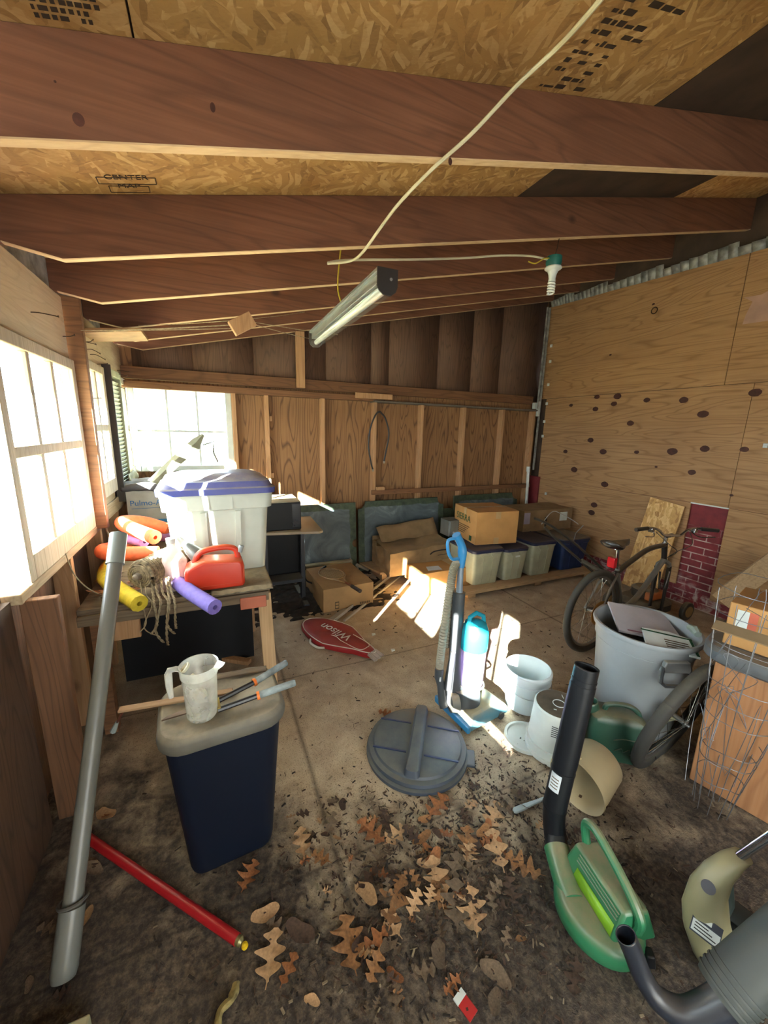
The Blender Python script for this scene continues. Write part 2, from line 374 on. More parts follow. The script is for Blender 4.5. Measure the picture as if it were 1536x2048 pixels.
# rafters
KN = ((-.253, 2.408, .013, .015), (.065, 2.529, .007, .012), (.845, 2.602, .008, .012), (-.292, 2.475, .003, .003))
for i, y in enumerate((-.7, .0, .66, 1.38, 2.13, 2.75, 3.36, 3.82, 4.22)):
    poly = [(-1.25, zb(-1.25)+.235), (-1.25, zb(-1.25)+.14), (-.80, zb(-.8)+.10), (-.69, 2.335), (-.50, zb(-.5)+.002), (4.5, zb(4.5)), (4.5, zb(4.5)+.235)]
    b = MB(); b.prism(poly, .038, Matrix.Translation((0, y+.038, 0)) @ Matrix.Rotation(pi/2, 4, 'X')); 
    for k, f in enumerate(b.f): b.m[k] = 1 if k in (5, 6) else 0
    if i == 3:      # dark knots in the nearest rafter
        b.mi = 2
        for kx, kz, ka, kc in KN: b.add([(kx+ka*cos(q*pi/8), y-.0008, kz+kc*sin(q*pi/8)) for q in range(16)], [tuple(range(16))])
    struct(b, 'trim_%d' % (i+1), [M_raft, M_raftlow, M_knot], loc=(0, y, 0), bev=.003, seg=1)
# grey insulation blocks between the rafter ends
for y0, y1 in ((1.42, 2.13), (2.17, 2.75), (2.79, 3.36), (3.40, 3.82)):
    struct(MB().box(-.76, -.72, y0, y1, 2.30, 2.56), 'trim_20', M_foil)

# ---- left wall
struct(MB().box(XL-.10, XL-.03, YF, -.85, 0, 2.45).box(XL-.10, XL-.03, -.26, .1, 0, 2.45).box(XL-.10, XL-.03, -.85, -.25, 1.70, 2.45).box(XL-.10, XL-.03, -.85, -.25, 0, 1.10).box(XL-.10, XL-.03, .95, 1.72, 1.0, 2.1), 'wall_left', M_plyd)  # last panel, out of view, is put in to stop the sun there
struct(MB().box(XL-.10, XL-.085, -1.5, YB, -.05, 1.0), 'wall_left', M_plyd)
struct(MB().box(XL-.03, XL, YF, 2.80, 2.0, 2.32).box(XL-.03, XL, 2.87, YB, 2.04, 2.32), 'trim_21', M_cream)
struct(MB().box(XL-.03, XL, .1, .95, .0, 1.03).box(XL-.03, XL, .1, .95, 1.66, 2.02), 'trim_22', M_plyd)  # upper board added, out of view, to block sun above the window
struct(MB().box(XL-.03, XL-.005, YF, 1.72, 0, 1.02), 'wall_left', M_panell)
struct(MB().box(XL-.06, XL+.075, 2.815, 2.865, 1.02, 2.335), 'trim_23', M_board, bev=.004)
struct(MB().box(XL, XL+.115, 1.76, 1.80, 0, 1.0), 'trim_24', wood('corner_post', '3e281a', '6c4a30', '7a563a', 'Z'), bev=.004)
for y in (2.36, 2.96, 3.5, 3.95): struct(MB().box(XL-.085, XL, y, y+.04, 0, 1.03), 'trim_25', M_stud, bev=.003)
struct(MB().box(XL-.09, XL+.02, 1.74, 2.90, .995, 1.035).box(XL-.09, XL+.01, 2.90, YB, 1.0, 1.10), 'trim_26', M_sill, bev=.004)
struct(MB().box(XL-.05, XL, 3.49, 3.58, 1.1, 2.05).box(XL-.05, XL, 3.93, 4.0, 1.1, 2.05).box(XL-.05, XL, 2.865, 4.30, 1.03, 1.2).box(XL-.05, XL, 3.58, 3.93, 1.1, 2.05), 'wall_left', M_sill)
struct(MB().box(XL-.45, XL-.12, YF, YB, -.02, .0), 'floor', M_board)
# roof overhang outside, lengthened to cut off the higher sun
struct(MB().box(-1.56, XL-.1, YF, YB, 2.235, 2.26), 'trim_27', M_white)
def window(n, y0, y1, z0, z1, cols, rows, x=XL, mat=M_sash, st=.055, br=.10, mun=.034, dep=.045):
    root = bpy.data.objects.new('window_%d' % n, None); C.objects.link(root); root.location = (x, y0, z0); root['kind'] = 'structure'
    b = MB(); b.box(x-dep/2, x+dep/2, y0, y0+st, z0, z1).box(x-dep/2, x+dep/2, y1-st, y1, z0, z1)
    b.box(x-dep/2, x+dep/2, y0+st, y1-st, z0, z0+br).box(x-dep/2, x+dep/2, y0+st, y1-st, z1-st, z1)
    iy0, iy1, iz0, iz1 = y0+st, y1-st, z0+br, z1-st
    b.build('window_frame', mat, root, bev=.004)
    b = MB()
    for c in range(1, cols):
        y = iy0+(iy1-iy0)*c/cols; b.box(x-.014, x+.014, y-mun/2, y+mun/2, iz0, iz1)
    for r in range(1, rows):
        z = iz0+(iz1-iz0)*r/rows; b.box(x-.018, x+.018, iy0, iy1, z-mun/2-.004, z+mun/2+.004)
    b.build('window_muntin', mat, root, bev=.003)
    for c in range(cols):
        for r in range(rows):
            a = iy0+(iy1-iy0)*c/cols+.004; d = iz0+(iz1-iz0)*r/rows+.004
            MB().box(x-.002, x+.001, a, a+(iy1-iy0)/cols-.008, d, d+(iz1-iz0)/rows-.008).build('window_pane', M_glass, root, smooth=0)
    return root
window(1, 1.85, 2.815, 1.035, 2.0, 3, 2, x=XL-.005, br=.10)
window(2, 2.87, 3.50, 1.16, 2.05, 3, 2)
window(3, 3.99, 4.28, 1.16, 2.05, 2, 2)
window(5, .1, .95, 1.035, 1.66, 2, 1, br=.155)
window(6, -.80, -.26, 1.10, 1.70, 2, 1)
# ---- back wall
b = MB(); b.box(XL-.1, 4.35, YB+.005, YB+.02, 0, 1.25).box(.24, 4.35, YB+.005, YB+.02, 1.25, 3.65).box(XL-.1, .24, YB+.005, YB+.02, 2.04, 3.0)
struct(b, 'wall_back', M_plyb)
b = MB(); xs = [-.6, -.1, .45, 1.2, 1.72, 1.95, 2.6, 3.1, 3.55, 4.28]
for i in range(len(xs)-1):
    x0, x1 = xs[i], xs[i+1]-.004
    b.add([(x, YB-(.006 if i % 2 else 0), z) for x, z in ((x0, 2.10), (x1, 2.10), (x1, zb(x1)+.2), (x0, zb(x0)+.2))], [(0,1,2,3)])
struct(b, 'wall_back', M_plyd, solid=.008)
for i, x in enumerate((.215, .53, 1.12, 1.735, 2.355, 2.975, 3.60, 4.14)):
    struct(MB().box(x, x+.042, YB-.085, YB, 0, 1.98), 'trim_%d' % (30+i), M_stud, loc=(x, 4.2, 0), bev=.003)
struct(MB().box(.86, .95, YB-.10, YB-.06, 2.07, 2.62), 'trim_38', M_stud, bev=.003)
struct(MB().box(XL, 1.78, YB-.10, YB, 1.975, 2.035), 'trim_39', M_stud.copy() if 0 else M_board, bev=.003)
struct(MB().box(XL, 4.15, YB-.045, YB-.008, 2.06, 2.165), 'trim_40', M_board, bev=.003)
struct(MB().box(1.50, 1.95, YB-.13, YB-.10, 2.0, 2.06), 'trim_41', M_stud, bev=.003)
struct(MB().box(1.72, 4.16, YB-.14, YB, 1.965, 1.985), 'trim_42', plain('ledge_grey', '6e655a', .8), bev=.003)
struct(MB().box(1.72, 4.18, YB-.12, YB-.085, .90, .955), 'trim_43', M_board, bev=.003)
struct(MB().box(1.78, 1.88, YB-.13, YB-.085, .955, .99), 'trim_44', M_stud, bev=.003)
for z in (1.13, 1.72): struct(MB().box(.565, .60, YB-.07, YB-.04, z, z+.05), 'trim_45', M_stud)
# back window in white frame
root = bpy.data.objects.new('window_4', None); C.objects.link(root); root.location = (XL, YB, 1.2); root['kind'] = 'structure'
b = MB(); x0, x1, z0, z1 = -.66, .215, 1.22, 2.03; y0, y1 = YB-.06, YB
b.box(x0, x0+.055, y0, y1, z0, z1).box(x1-.055, x1, y0, y1, z0, z1).box(x0+.055, x1-.055, y0, y1, z0, z0+.05).box(x0+.055, x1-.055, y0, y1, z1-.05, z1)
b.build('window_frame', M_white, root, bev=.004)
b = MB(); ix0, ix1, iz0, iz1 = x0+.055, x1-.055, z0+.05, z1-.05
for c in (1, 2): x = ix0+(ix1-ix0)*c/3; b.box(x-.009, x+.009, YB-.04, YB-.015, iz0, iz1)
zz = 1.60; b.box(ix0, ix1, YB-.042, YB-.013, zz-.01, zz+.01); b.build('window_muntin', M_white, root)
for c in range(3):
    for (za, zc) in ((iz0, zz), (zz, iz1)):
        a = ix0+(ix1-ix0)*c/3; MB().box(a+.005, a+(ix1-ix0)/3-.005, YB-.03, YB-.027, za+.005, zc-.005).build('window_pane', M_glass, root, smooth=0)
# ---- right wall: plywood sheets over painted brick
def topz(y): return 3.33-(4.35-y)*.053
b = MB()
def sheet(y0, y1, z0, z1a, z1b, x=XR, th=.014):
    b.prism([(y0, z0), (y1, z0), (y1, z1b), (y0, z1a)], th, Matrix(((0,0,1,x),(1,0,0,0),(0,1,0,0),(0,0,0,1))))
sheet(2.09, 4.26, 2.135, topz(2.09), topz(4.26)); sheet(YF, 2.085, 2.135, topz(YF), topz(2.085), XR+.002)
sheet(1.87, 4.14, 1.04, 2.13, 2.13); sheet(YF, 1.865, 1.04, 2.13, 2.13, XR-.003)
sheet(2.17, 4.14, .19, 1.036, 1.036); sheet(YF, 1.86, .14, 1.036, 1.036, XR+.001)
b.mi = 1
for (y, z) in ((3.36,2.23),(3.1,2.22),(2.76,2.04),(2.4,2.02),(3.13,2.02),(3.36,1.97),(3.72,2.03),(2.21,1.88),(3.37,1.6),(3.18,1.47),(2.78,1.49),(2.42,1.52),(2.14,1.56),(1.84,1.57),(3.72,1.44),(3.55,1.22),(2.21,1.33),(3.1,1.09),(1.85,2.05),(1.86,1.16),(3.2,.82),(3.22,.72),(2.85,3.0),(3.26,2.57),(2.55,1.35),(2.9,1.8)):
    if (y, z) in ((3.36, 2.23), (3.1, 2.22)): z -= .12
    r0 = .022+.018*R.random(); small = (y, z) in ((2.85, 3.0), (3.26, 2.57), (1.86, 1.16), (2.55, 1.35))
    if small: r0 = .012
    b.add([(XR-.0045, y+r0*1.3*cos(a*pi/6), z+r0*sin(a*pi/6)*(.8+.2*R.random())) for a in range(12)], [tuple(range(12))])
struct(b, 'wall_right', [M_plyr, M_knot], smooth=0)
struct(MB().box(XR+.03, XR+.1, YF, YB+.05, -.05, 1.1), 'wall_right', M_brick, smooth=0)
struct(MB().box(XR+.02, XR+.03, YF, YB+.05, 1.06, 3.7), 'wall_right', M_darkp)
struct(MB().box(XR-.004, XR+.01, 1.86, 2.17, 1.03, 1.042), 'trim_50', M_white)
struct(MB().box(XR-.02, XR+.03, 4.10, 4.28, .5, 1.06), 'wall_right', plain('red_painted_board', '7c2c30', .7))
# crumpled flashing along the top, metal and foam strips in the corner
b = MB()
for seg in range(5):
    ya, yb2 = (4.22, 3.86, 3.40, 2.79, 2.17)[seg], (3.86, 3.40, 2.79, 2.17, 1.42)[seg]; n = 8
    for i in range(n):
        y = ya+(yb2-ya)*i/n; y2 = ya+(yb2-ya)*(i+1)/n; h1 = .05+.05*i/n+.012*R.random(); h2 = .05+.05*(i+1)/n
        x1 = XR-.012*R.random()
        b.add([(x1, y, topz(y)-.01), (x1, y2, topz(y2)-.01), (XR-.03, y2, topz(y2)+h2), (XR-.03-.01*R.random(), y, topz(y)+h1)], [(0,1,2,3)])
struct(b, 'trim_51', M_foil, solid=.004)
struct(MB().box(XR-.10, XR-.085, 4.19, 4.21, 2.0, 3.30).box(XR-.06, XR-.03, 4.2, 4.21, 1.15, 3.3), 'trim_52', M_foil)
struct(MB().box(XR-.14, XR-.1, 4.2, 4.25, 2.0, 2.08).box(XR-.09, XR-.05, 4.19, 4.22, 1.9, 2.1), 'trim_53', M_white)
# front wall around the wide opening behind the camera
struct(MB().box(XL-.1, -.1, YF-.1, YF-.05, 0, 2.5).box(1.6, 4.4, YF-.1, YF-.05, 0, 3.7).box(-.1, 1.6, YF-.1, YF-.05, 2.1, 3.2), 'wall_front', M_plyd)
struct(MB().box(-2.6, 3.2, -3.4, -3.25, -.2, 3.7), 'wall_sun_block', M_white)  # unseen wall added to keep direct sun out of the front opening
struct(MB().box(-1.3, 4.6, YF-.1, 4.4, 0, .02, Matrix(((1,0,0,0),(0,1,0,0),(K,0,1,zb(0)+.252),(0,0,0,1)))), 'ceiling', M_darkp)  # backing layer added so no daylight shows through the deck seams
# ---- outside
def m_grass():
    t = NT('leaf_strewn_ground'); v = t.co('Object', False); c = t.ramp(t.noise(v, 8, 8, .5, .7), [(.3, '5a5238'), (.5, '8f8458'), (.65, 'b59a6a'), (.8, 'c9b48a')]); return t.fin(c, .95)
tag(struct(MB().grid(lambda u, v: Vector((-30+60*u, -25+60*v, -.25+.08*noise.noise(Vector((u*60, v*60, 0))))), 60, 60), 'ground', m_grass()))

# ================================================================ objects towards the back
M_card = plain('cardboard', 'a88458', .8, var=.1); M_cardd = plain('cardboard_dusty', '8f7553', .85, dust=.3, var=.15); M_cardo = plain('cardboard_orange', 'b98a52', .8, var=.08)
M_tape = plain('packing_tape', 'b39468', .3, var=.1); M_ctext = plain('printed_green', '12502c', .7); M_btext = plain('printed_brown', '5c4a34', .8); M_blk = plain('black_print', '25221f', .7)
M_slate = NT('pool_slate')
def m_slate(w, h):
    t = NT('pool_slate'); v = t.co('Object', False); sp = t.n('SeparateXYZ'); t.l(v, sp.inputs[0]); n = t.noise(v, 7, 4); 
    dx = t.math('SUBTRACT', w/2, t.math('ABSOLUTE', t.math('SUBTRACT', sp.outputs[0], w/2))); dz = t.math('SUBTRACT', h, sp.outputs[2])
    d = t.math('ADD', t.math('MINIMUM', dx, dz), t.math('MULTIPLY', t.math('SUBTRACT', n, .5), .05))
    f = t.ramp(d, [(.072, 1.0), (.08, 0.0)])
    grey = t.ramp(t.noise(t.co('Object', False, (1, 1, 1)), 3.5, 6, 1.5, .6), [(.3, '3f4a50'), (.55, '59666c'), (.7, '7e8a8c'), (.8, '66736f')])
    c = t.mix(f, grey, t.ramp(t.noise(v, 18, 5), [(.3, '26322a'), (.7, '46553f')])); return t.fin(c, .6)
def slate(x0, x1, y, z0, z1, corner, side, label):
    w, h = x1-x0, z1-z0; P = []
    def arc(cx, cz, r, a0, a1):
        for i in range(9): a = a0+(a1-a0)*i/8; P.append((cx+r*cos(a), cz+r*sin(a)))
    P += [(0, 0), (w, 0)]
    if side[1]: arc(w, h*side[1], .05, -pi/2, -pi*1.5)
    if corner[1]: arc(w-.008, h-.008, .085, -pi*.47, -pi*1.03)
    else: P.append((w, h))
    if corner[0]: arc(.008, h-.008, .085, 0.03, -pi*.53)
    else: P.append((0, h))
    if side[0]: arc(0, h*side[0], .05, pi/2, -pi/2)
    o = MB().prism(P, .025, Matrix(((1,0,0,0),(0,0,-1,0),(0,1,0,0),(0,0,0,1)))).build('slate_slab', m_slate(w, h), loc=(0,0,0), bev=.003)
    o.location = (x0, y, z0); o.rotation_euler = (-.08, 0, 0); return tag(o, label, 'slate slab', 'pool table slates along the back wall')
slate(.50, 1.50, 4.10, .0, .83, (0, 0), (0, .42), 'grey slate slab behind the desk with a green border and dark shadowed lower half')
slate(1.53, 2.70, 4.10, .0, .84, (1, 1), (0, 0), 'large blue-grey slate slab with round pocket cutouts at both top corners, behind the crushed box')
slate(2.72, 2.86, 4.12, .0, .68, (0, 0), (0, 0), 'narrow green-edged slate strip between two wider slabs')
slate(2.88, 3.95, 4.13, .0, .84, (0, 1), (0, 0), 'dark green slate slab behind the lettered carton and storage totes')
# baseboard heater
t = thing('baseboard_heater', 'long cream baseboard heater on the floor under the slates', 'heater', (.3, 4.02, 0)); M_heat = plain('heater_cream', 'b5aa8c', .5, dust=.4)
MB().box(.28, 1.40, 4.03, 4.05, 0, .17).box(.28, 1.40, 4.0, 4.03, 0, .13).build('casing', M_heat, t, bev=.006)
MB().box(.28, 1.40, 3.99, 4.05, .165, .185).build('top_louver', M_heat, t, bev=.003); MB().box(1.395, 1.41, 3.98, 4.06, 0, .19).build('end_cap', M_heat, t, bev=.003)
# hanging hoses
for pts, lab in ((((1.86,4.17,1.30),(1.88,4.15,1.45),(1.90,4.14,1.62),(1.85,4.13,1.78),(1.80,4.13,1.84),(1.76,4.12,1.86),(1.71,4.13,1.80),(1.66,4.13,1.66),(1.645,4.13,1.48),(1.68,4.14,1.30),(1.71,4.15,1.21)), 'black rubber hose hooked over a nail on the back wall studs'),):
    t = thing('rubber_hose', lab, 'hose', (1.78, 4.15, 1.2)); MB().tube(bez(pts, 8), .0095, 10).build('hose', plain('black_rubber', '2c2c2c', .5), t)
    for p, q in ((pts[-1], (1.715,4.15,1.185)), (pts[0], (1.862,4.17,1.275))): MB().cyl(p, q, .014, .012, 12).build('brass_fitting', plain('fitting', 'a8a08c', .3, .9), t)
tag(MB().cyl((1.78,4.225,1.845),(1.78,4.10,1.855),.003,n=8).build('nail', M_rust, loc=(1.78,4.2,1.85)), 'nail in the back wall stud holding the black hose', 'nail')
# grey-topped desk with a black box on it
M_blackm = plain('black_enamel', '0e0f12', .4, dust=.05, var=.05, **{'Specular IOR Level': .2}); M_dgrey = plain('desk_leg_grey', '31353c', .4, .3, dust=.2)
t = thing('computer_desk', 'small desk with thin grey top and dark metal legs beyond the bench', 'desk', (.6, 3.7, 0))
MB().prism([(.36,3.42),(.86,3.33),(.90,3.36),(.93,3.98),(.36,3.98)], .022, None, .72).build('tabletop', plain('desk_top', '9a8a74', .5, dust=.4), t, bev=.005)
for x in (.40, .74):
    b = MB().box(x-.02, x+.02, 3.5, 3.56, .03, .72); b.build('leg', M_dgrey, t, bev=.004)
    MB().box(x-.025, x+.025, 3.36, 3.86, 0, .035).build('foot', M_dgrey, t, bev=.006)
MB().box(.40, .74, 3.60, 3.62, .26, .70).build('modesty_panel', M_blackm, t)
MB().box(.38, .72, 3.40, 3.58, .25, .28).build('shelf', M_dgrey, t)
t = thing('microwave_oven', 'black box-shaped microwave oven with a dusty cream top, on the desk behind the tall tote', 'microwave', (.55, 3.62, .742))
MB().box(.30, .72, 3.46, 3.86, .75, 1.01).build('casing', [plain('oven_case', 'a49a80', .5, dust=.6)], t, bev=.006)
MB().box(.30, .72, 3.45, 3.462, .75, 1.0).build('door', M_blackm, t, bev=.004); MB().box(.64, .715, 3.447, 3.452, .77, .985).build('control_panel', plain('panel_black', '20222a', .2), t)
for x in (.34, .68): MB().cyl((x, 3.5, .742), (x, 3.5, .752), .012).build('foot', M_blackm, t)
tag(MB().tube(bez([(.73,3.85,.9),(.78,3.8,.72),(.80,3.72,.45),(.78,3.62,.2),(.86,3.55,.14),(.95,3.5,.05)], 6), .008, 8).build('power_cord', M_blackm, loc=(.8,3.7,0)), 'black power cord drooping behind the desk leg to the floor', 'cord')
tag(MB().tube(bez([(.80,3.9,.40),(.83,3.8,.22),(.93,3.74,.20),(1.02,3.7,.262)], 6), .011, 8).build('cable', M_blackm, loc=(.8,3.8,0)), 'thick black cable arching onto the carton under the racket', 'cable')
# boxes
def carton(name, label, cat, loc, rz, w, d, h, mat, tape=True, group=None, flap=None, dent=.004):
    t = thing(name, label, cat, loc, rz, group, local=True)
    b = MB()
    def fn(u, v, side):
        n = noise.noise(Vector((u*2+loc[0], v*2, side*3)))*dent*2
        if side == 0: return Vector((-w/2+u*w, -d/2+n*.5, v*h))
        if side == 1: return Vector((w/2+n*.5, -d/2+u*d, v*h))
        if side == 2: return Vector((w/2-u*w, d/2+n*.5, v*h))
        if side == 3: return Vector((-w/2+n*.5, d/2-u*d, v*h))
        return Vector((-w/2+u*w, -d/2+v*d, h+n*1.5-(.004 if .46 < v < .54 else 0)))
    for s in range(5): b.grid(lambda u, v: fn(u, v, s), 6, 6)
    b.box(-w/2+.003, w/2-.003, -d/2+.003, d/2-.003, .001, .01); b.build('carton_body', mat, t, smooth=60)
    if tape:
        MB().box(-w/2, w/2, -.028, .028, h+.004, h+.0055).build('tape', M_tape, t); MB().box(w/2+.003, w/2+.005, -.028, .028, h-.07, h+.005).box(-w/2-.005, -w/2-.003, -.028, .028, h-.07, h+.005).build('tape', M_tape, t)
    return t
# carton with racket on it
t = carton('cardboard_box', 'closed brown carton on the floor with the old wooden racket lying on it', 'box', (1.09, 3.50, .003), -.10+.14, .50, .60, .225, M_card, tape=False)
b = MB()
for i in range(2): b.box(.10+.07*i, .12+.07*i, -.3045, -.303, .02, .03)
MB().box(-.14, -.10, -.306, -.3045, .02, .09).build('printed_mark', M_btext, t); MB().box(-.135, -.105, -.307, -.3055, .03, .05).box(-.135, -.105, -.307, -.3055, .06, .08).build('printed_mark', M_card, t)
b = MB(); [b.box(.11+.018*i, .122+.018*i, -.306, -.3045, .025, .045) for i in range(6)]; b.build('printed_mark', M_btext, t)
# racket
Mr = plain('old_varnished_wood', '9a7a52', .5, var=.2, vs=30)
t = thing('tennis_racket', 'old wooden tennis racket lying diagonally on the carton top', 'racket', (1.1, 3.35, .24))
a = Vector((1.13, 2.98, .262)); hd = Vector((-.16, .66, .0)).normalized(); sd_ = Vector((hd.y, -hd.x, 0)); ctr = a+hd*.50
b = MB(); b.tube([ctr+hd*cos(q)*.155+sd_*sin(q)*.115+Vector((0,0,.004)) for q in [i*2*pi/40 for i in range(40)]], .009, 8, closed=True); b.build('frame', Mr, t)
b = MB()
for k in (-1, 1): b.tube(bez([ctr-hd*.10+sd_*k*.085, ctr-hd*.19+sd_*k*.03, a+hd*.24+sd_*k*.008], 6), .007, 8)
b.build('throat', Mr, t)
MB().tube([a+hd*.12, a+hd*.26], [.013, .011], 8).build('shaft', plain('racket_shaft', '7a4528', .4), t); MB().tube([a, a+hd*.02, a+hd*.14], [.019, .0165, .0155], 8).build('grip', plain('grip_leather', '3a2e28', .8), t)
b = MB()
for i in range(-5, 6):
    q = i/6; L = .15*sqrt(1-q*q); b.bar(ctr+sd_*q*.11-hd*L, ctr+sd_*q*.11+hd*L, .0014, .0014); q = i/6; L = .11*sqrt(1-q*q); b.bar(ctr+hd*q*.15-sd_*L, ctr+hd*q*.15+sd_*L, .0014, .0014)
b.build('strings', plain('gut_strings', 'b8a888', .5), t)
# white metal rails on the floor
M_rail = plain('white_metal_rail', 'b4b4b0', .35, .3, dust=.25)
b = MB().bar((.88, 2.98, .02), (1.90, 3.86, .02), .012, .03).bar((.85, 3.01, .008), (1.87, 3.89, .008), .05, .006); tag(b.build('metal_rail', M_rail, loc=(1.3,3.4,0), bev=.002), 'long white angled metal rail under the carton with the racket', 'rail')
b = MB().bar((.98, 2.97, .012), (1.95, 3.78, .012), .02, .02); tag(b.build('metal_rod', M_rail, loc=(1.4,3.3,0), bev=.003), 'thin white metal rod beside the wider rail', 'rod')
tag(MB().tube([(1.42, 3.86, .17), (1.62, 4.03, .03)], .018, 12).build('pipe_offcut', plain('pipe_grey', '9a968c', .5), loc=(1.5,3.95,0)), 'short grey pipe end behind the racket carton', 'pipe')
# crushed large box with raised flap, on a rough board
M_pal = wood('pallet_wood', '6a5238', 'a08462', 'b89a74', 'X', lines=.3, knots=.3)
tag(MB().prism([(1.62,3.66),(2.32,3.52),(2.38,4.05),(1.52,4.05)], .025, None, .10).box(1.66, 1.72, 3.7, 4.0, 0, .10).build('plywood_board', M_pal, loc=(1.9,3.8,0), bev=.003), 'rough plywood board lying under the crushed carton', 'board')
t = thing('crushed_box', 'large crumpled brown carton with one top flap standing open', 'box', (2.0, 3.75, .125))
def cr(u, v, s):
    x0, x1, y0, y1, z0, z1 = 1.66, 2.42, 3.50, 4.00, .126, .40
    n = noise.noise(Vector((u*4, v*4, s*5)))*.028
    zt = z1+.05*u+.02*noise.noise(Vector((u*5, 1, 1)))
    if s == 0: return Vector((x0+u*(x1-x0), y0+n*v, z0+v*(zt-z0-.02)))
    if s == 1: return Vector((x0+n*1.5, y1-u*(y1-y0), z0+v*(z1-z0+n)))
    if s == 2: return Vector((x1+n, y0+u*(y1-y0), z0+v*(z1+.05-z0)))
    if s == 3: return Vector((x1-u*(x1-x0), y1, z0+v*(z1+.05-z0)))
    return Vector((x0+u*(x1-x0), y0+v*(y1-y0), zt-.02+.03*sin(v*pi)*sin(u*6+v*3)*.5+n*.7+.02*v))
b = MB(); [b.grid(lambda u, v: cr(u, v, s), 14, 12) for s in range(5)]; b.build('carton_body', M_cardd, t, smooth=50)
b = MB(); b.grid(lambda u, v: Vector((1.70+u*.74, 3.82+.17*v*(1-.2*u), .42+.03*u+v*(.13+.05*u)+.015*noise.noise(Vector((u*4, v*3, 9))))), 12, 4); b.build('flap', M_cardd, t, solid=.005)
b = MB().tube(bez([(2.14,3.487,.33),(2.2,3.487,.36),(2.36,3.487,.365),(2.395,3.487,.34),(2.36,3.487,.315),(2.24,3.487,.31)], 6), .007, 6, squash=.3); b.build('printed_logo', M_blk, t)
# orange flat carton in the sun
t = carton('flat_box', 'flat orange-brown carton with a white shipping label, catching the sun', 'box', (2.17, 3.36, .09), .02, .62, .34, .155, M_cardo, tape=False)
MB().prism([(-.20,-.12),(-.04,-.14),(-.02,-.03),(-.16,-.01)], .0015, None, .1605).build('shipping_label', plain('label_white', 'd8dade', .5), t)
MB().box(.12, .24, -.15, .16, .160, .1615).build('tape', M_tape, t)
tag(MB().box(1.92, 2.5, 3.20, 3.52, .0, .085).build('flat_box', M_cardo, loc=(2.2,3.3,0), bev=.004), 'lower flattened carton under the labelled flat box', 'box')
# pallet boards under the totes
tag(MB().box(2.16, 4.12, 2.96, 3.10, .045, .085).box(2.16, 4.12, 3.3, 3.42, .045, .085).box(2.16, 4.12, 3.66, 3.8, .045, .085).box(2.3, 2.4, 2.98, 3.8, 0, .045).box(3.2, 3.3, 2.98, 3.8, 0, .045).box(3.98, 4.08, 2.98, 3.8, 0, .045).build('wooden_pallet', M_pal, loc=(3.1,3.3,0), bev=.003), 'low wooden pallet on the floor carrying the row of totes', 'pallet')
# storage totes
M_tote = plain('tote_grey', 'a9aa92', .45, dust=.12); M_lid = plain('tote_lid_navy', '1b2342', .4, dust=.12, var=.05); M_toteb = plain('tote_blue', '1d3562', .4, dust=.2)
def rrect(w, d, r, z, n=5, cx=0, cy=0):
    P = []
    for (sx, sy, a0) in ((1,1,0),(-1,1,pi/2),(-1,-1,pi),(1,-1,1.5*pi)):
        for i in range(n+1): a = a0+pi/2*i/n; P.append(Vector((cx+sx*(w/2-r)+r*cos(a), cy+sy*(d/2-r)+r*sin(a), z)))
    return P
def tote(label, loc, rz, w, d, h, mb, ml, sagged=False, tag_=False):
    t = thing('storage_tote', label, 'storage tote', loc, rz, 'storage totes on the pallet', local=True)
    k = .82; b = MB(); b.loft([rrect(w*k, d*.86, .035, 0), rrect(w*.96, d*.96, .04, h-.05), rrect(w*.99, d*.99, .045, h-.045), rrect(w*.99, d*.99, .045, h-.01)])
    for x in (-w*.16, w*.16):
        for z0, z1 in ((.02, h-.06),):
            b.bar((x*.86, -d*.43-.002, z0), (x, -d*.48-.003, z1), .006, .008, up=(0,1,0))
    for x in (-w*.22, w*.12): b.prism([(-.035,0),(.035,0),(.0,-.05)], .02, TR(x, -d*.5+.012, h-.02)@Matrix.Rotation(pi/2, 4, 'X'))
    b.build('tub', mb, t, smooth=35)
    b = MB(); b.loft([rrect(w*1.03, d*1.02, .05, h-.022), rrect(w*1.04, d*1.03, .05, h+.004), rrect(w*1.0, d*.99, .05, h+.014), rrect(w*.9, d*.88, .05, h+.008)]); b.build('lid', ml, t, smooth=35)
    if tag_: MB().box(-.03, .03, -d*.497-.006, -d*.497-.004, h-.085, h-.065).build('paper_tag', M_white, t)
    return t
tote('grey tote with navy lid nearest the vacuum, carrying the green-lettered carton', (2.585, 3.29, .087), -.03, .38, .52, .375, M_tote, M_lid)
tote('narrow grey tote with a small white tag, second from the vacuum', (2.965, 3.29, .087), -.02, .32, .52, .35, M_tote, M_lid, tag_=True)
tote('grey tote with a dirt-covered navy lid, third along the pallet beside the blue one', (3.36, 3.31, .087), -.02, .36, .56, .385, M_tote, M_lid)
tote('all-blue tote at the right end of the pallet row by the plywood wall', (3.88, 3.32, .087), -.02, .44, .56, .37, M_toteb, plain('lid_dark_blue', '1c2c4c', .4, dust=.5))
# lettered carton
t = carton('cardboard_box', 'square carton with green SIERRA lettering sitting on top of the totes', 'box', (2.80, 3.42, .482), .38-.52, .50, .52, .355, M_cardo)
Mtx = Matrix(((0,0,-1,-.254),(-1,0,0,.20),(0,1,0,0),(0,0,0,1)))
text('printed_lettering', 'SIERRA', .105, M_ctext, t, Mtx @ TR(.0, .21, .0))
b = MB()
for i in range(5): b.box(-.256, -.254, .17-.25*(1-.12*i)-.03, .17, .155-.022*i, .162-.022*i)
b.build('printed_lines', M_btext, t); MB().box(-.256, -.2545, -.17, -.12, .02, .075).build('printed_mark', M_ctext, t)
MB().box(-.03, .03, -.264, -.262, .28, .355).box(-.035, .025, -.264, -.262, 0, .07).build('tape', M_tape, t)
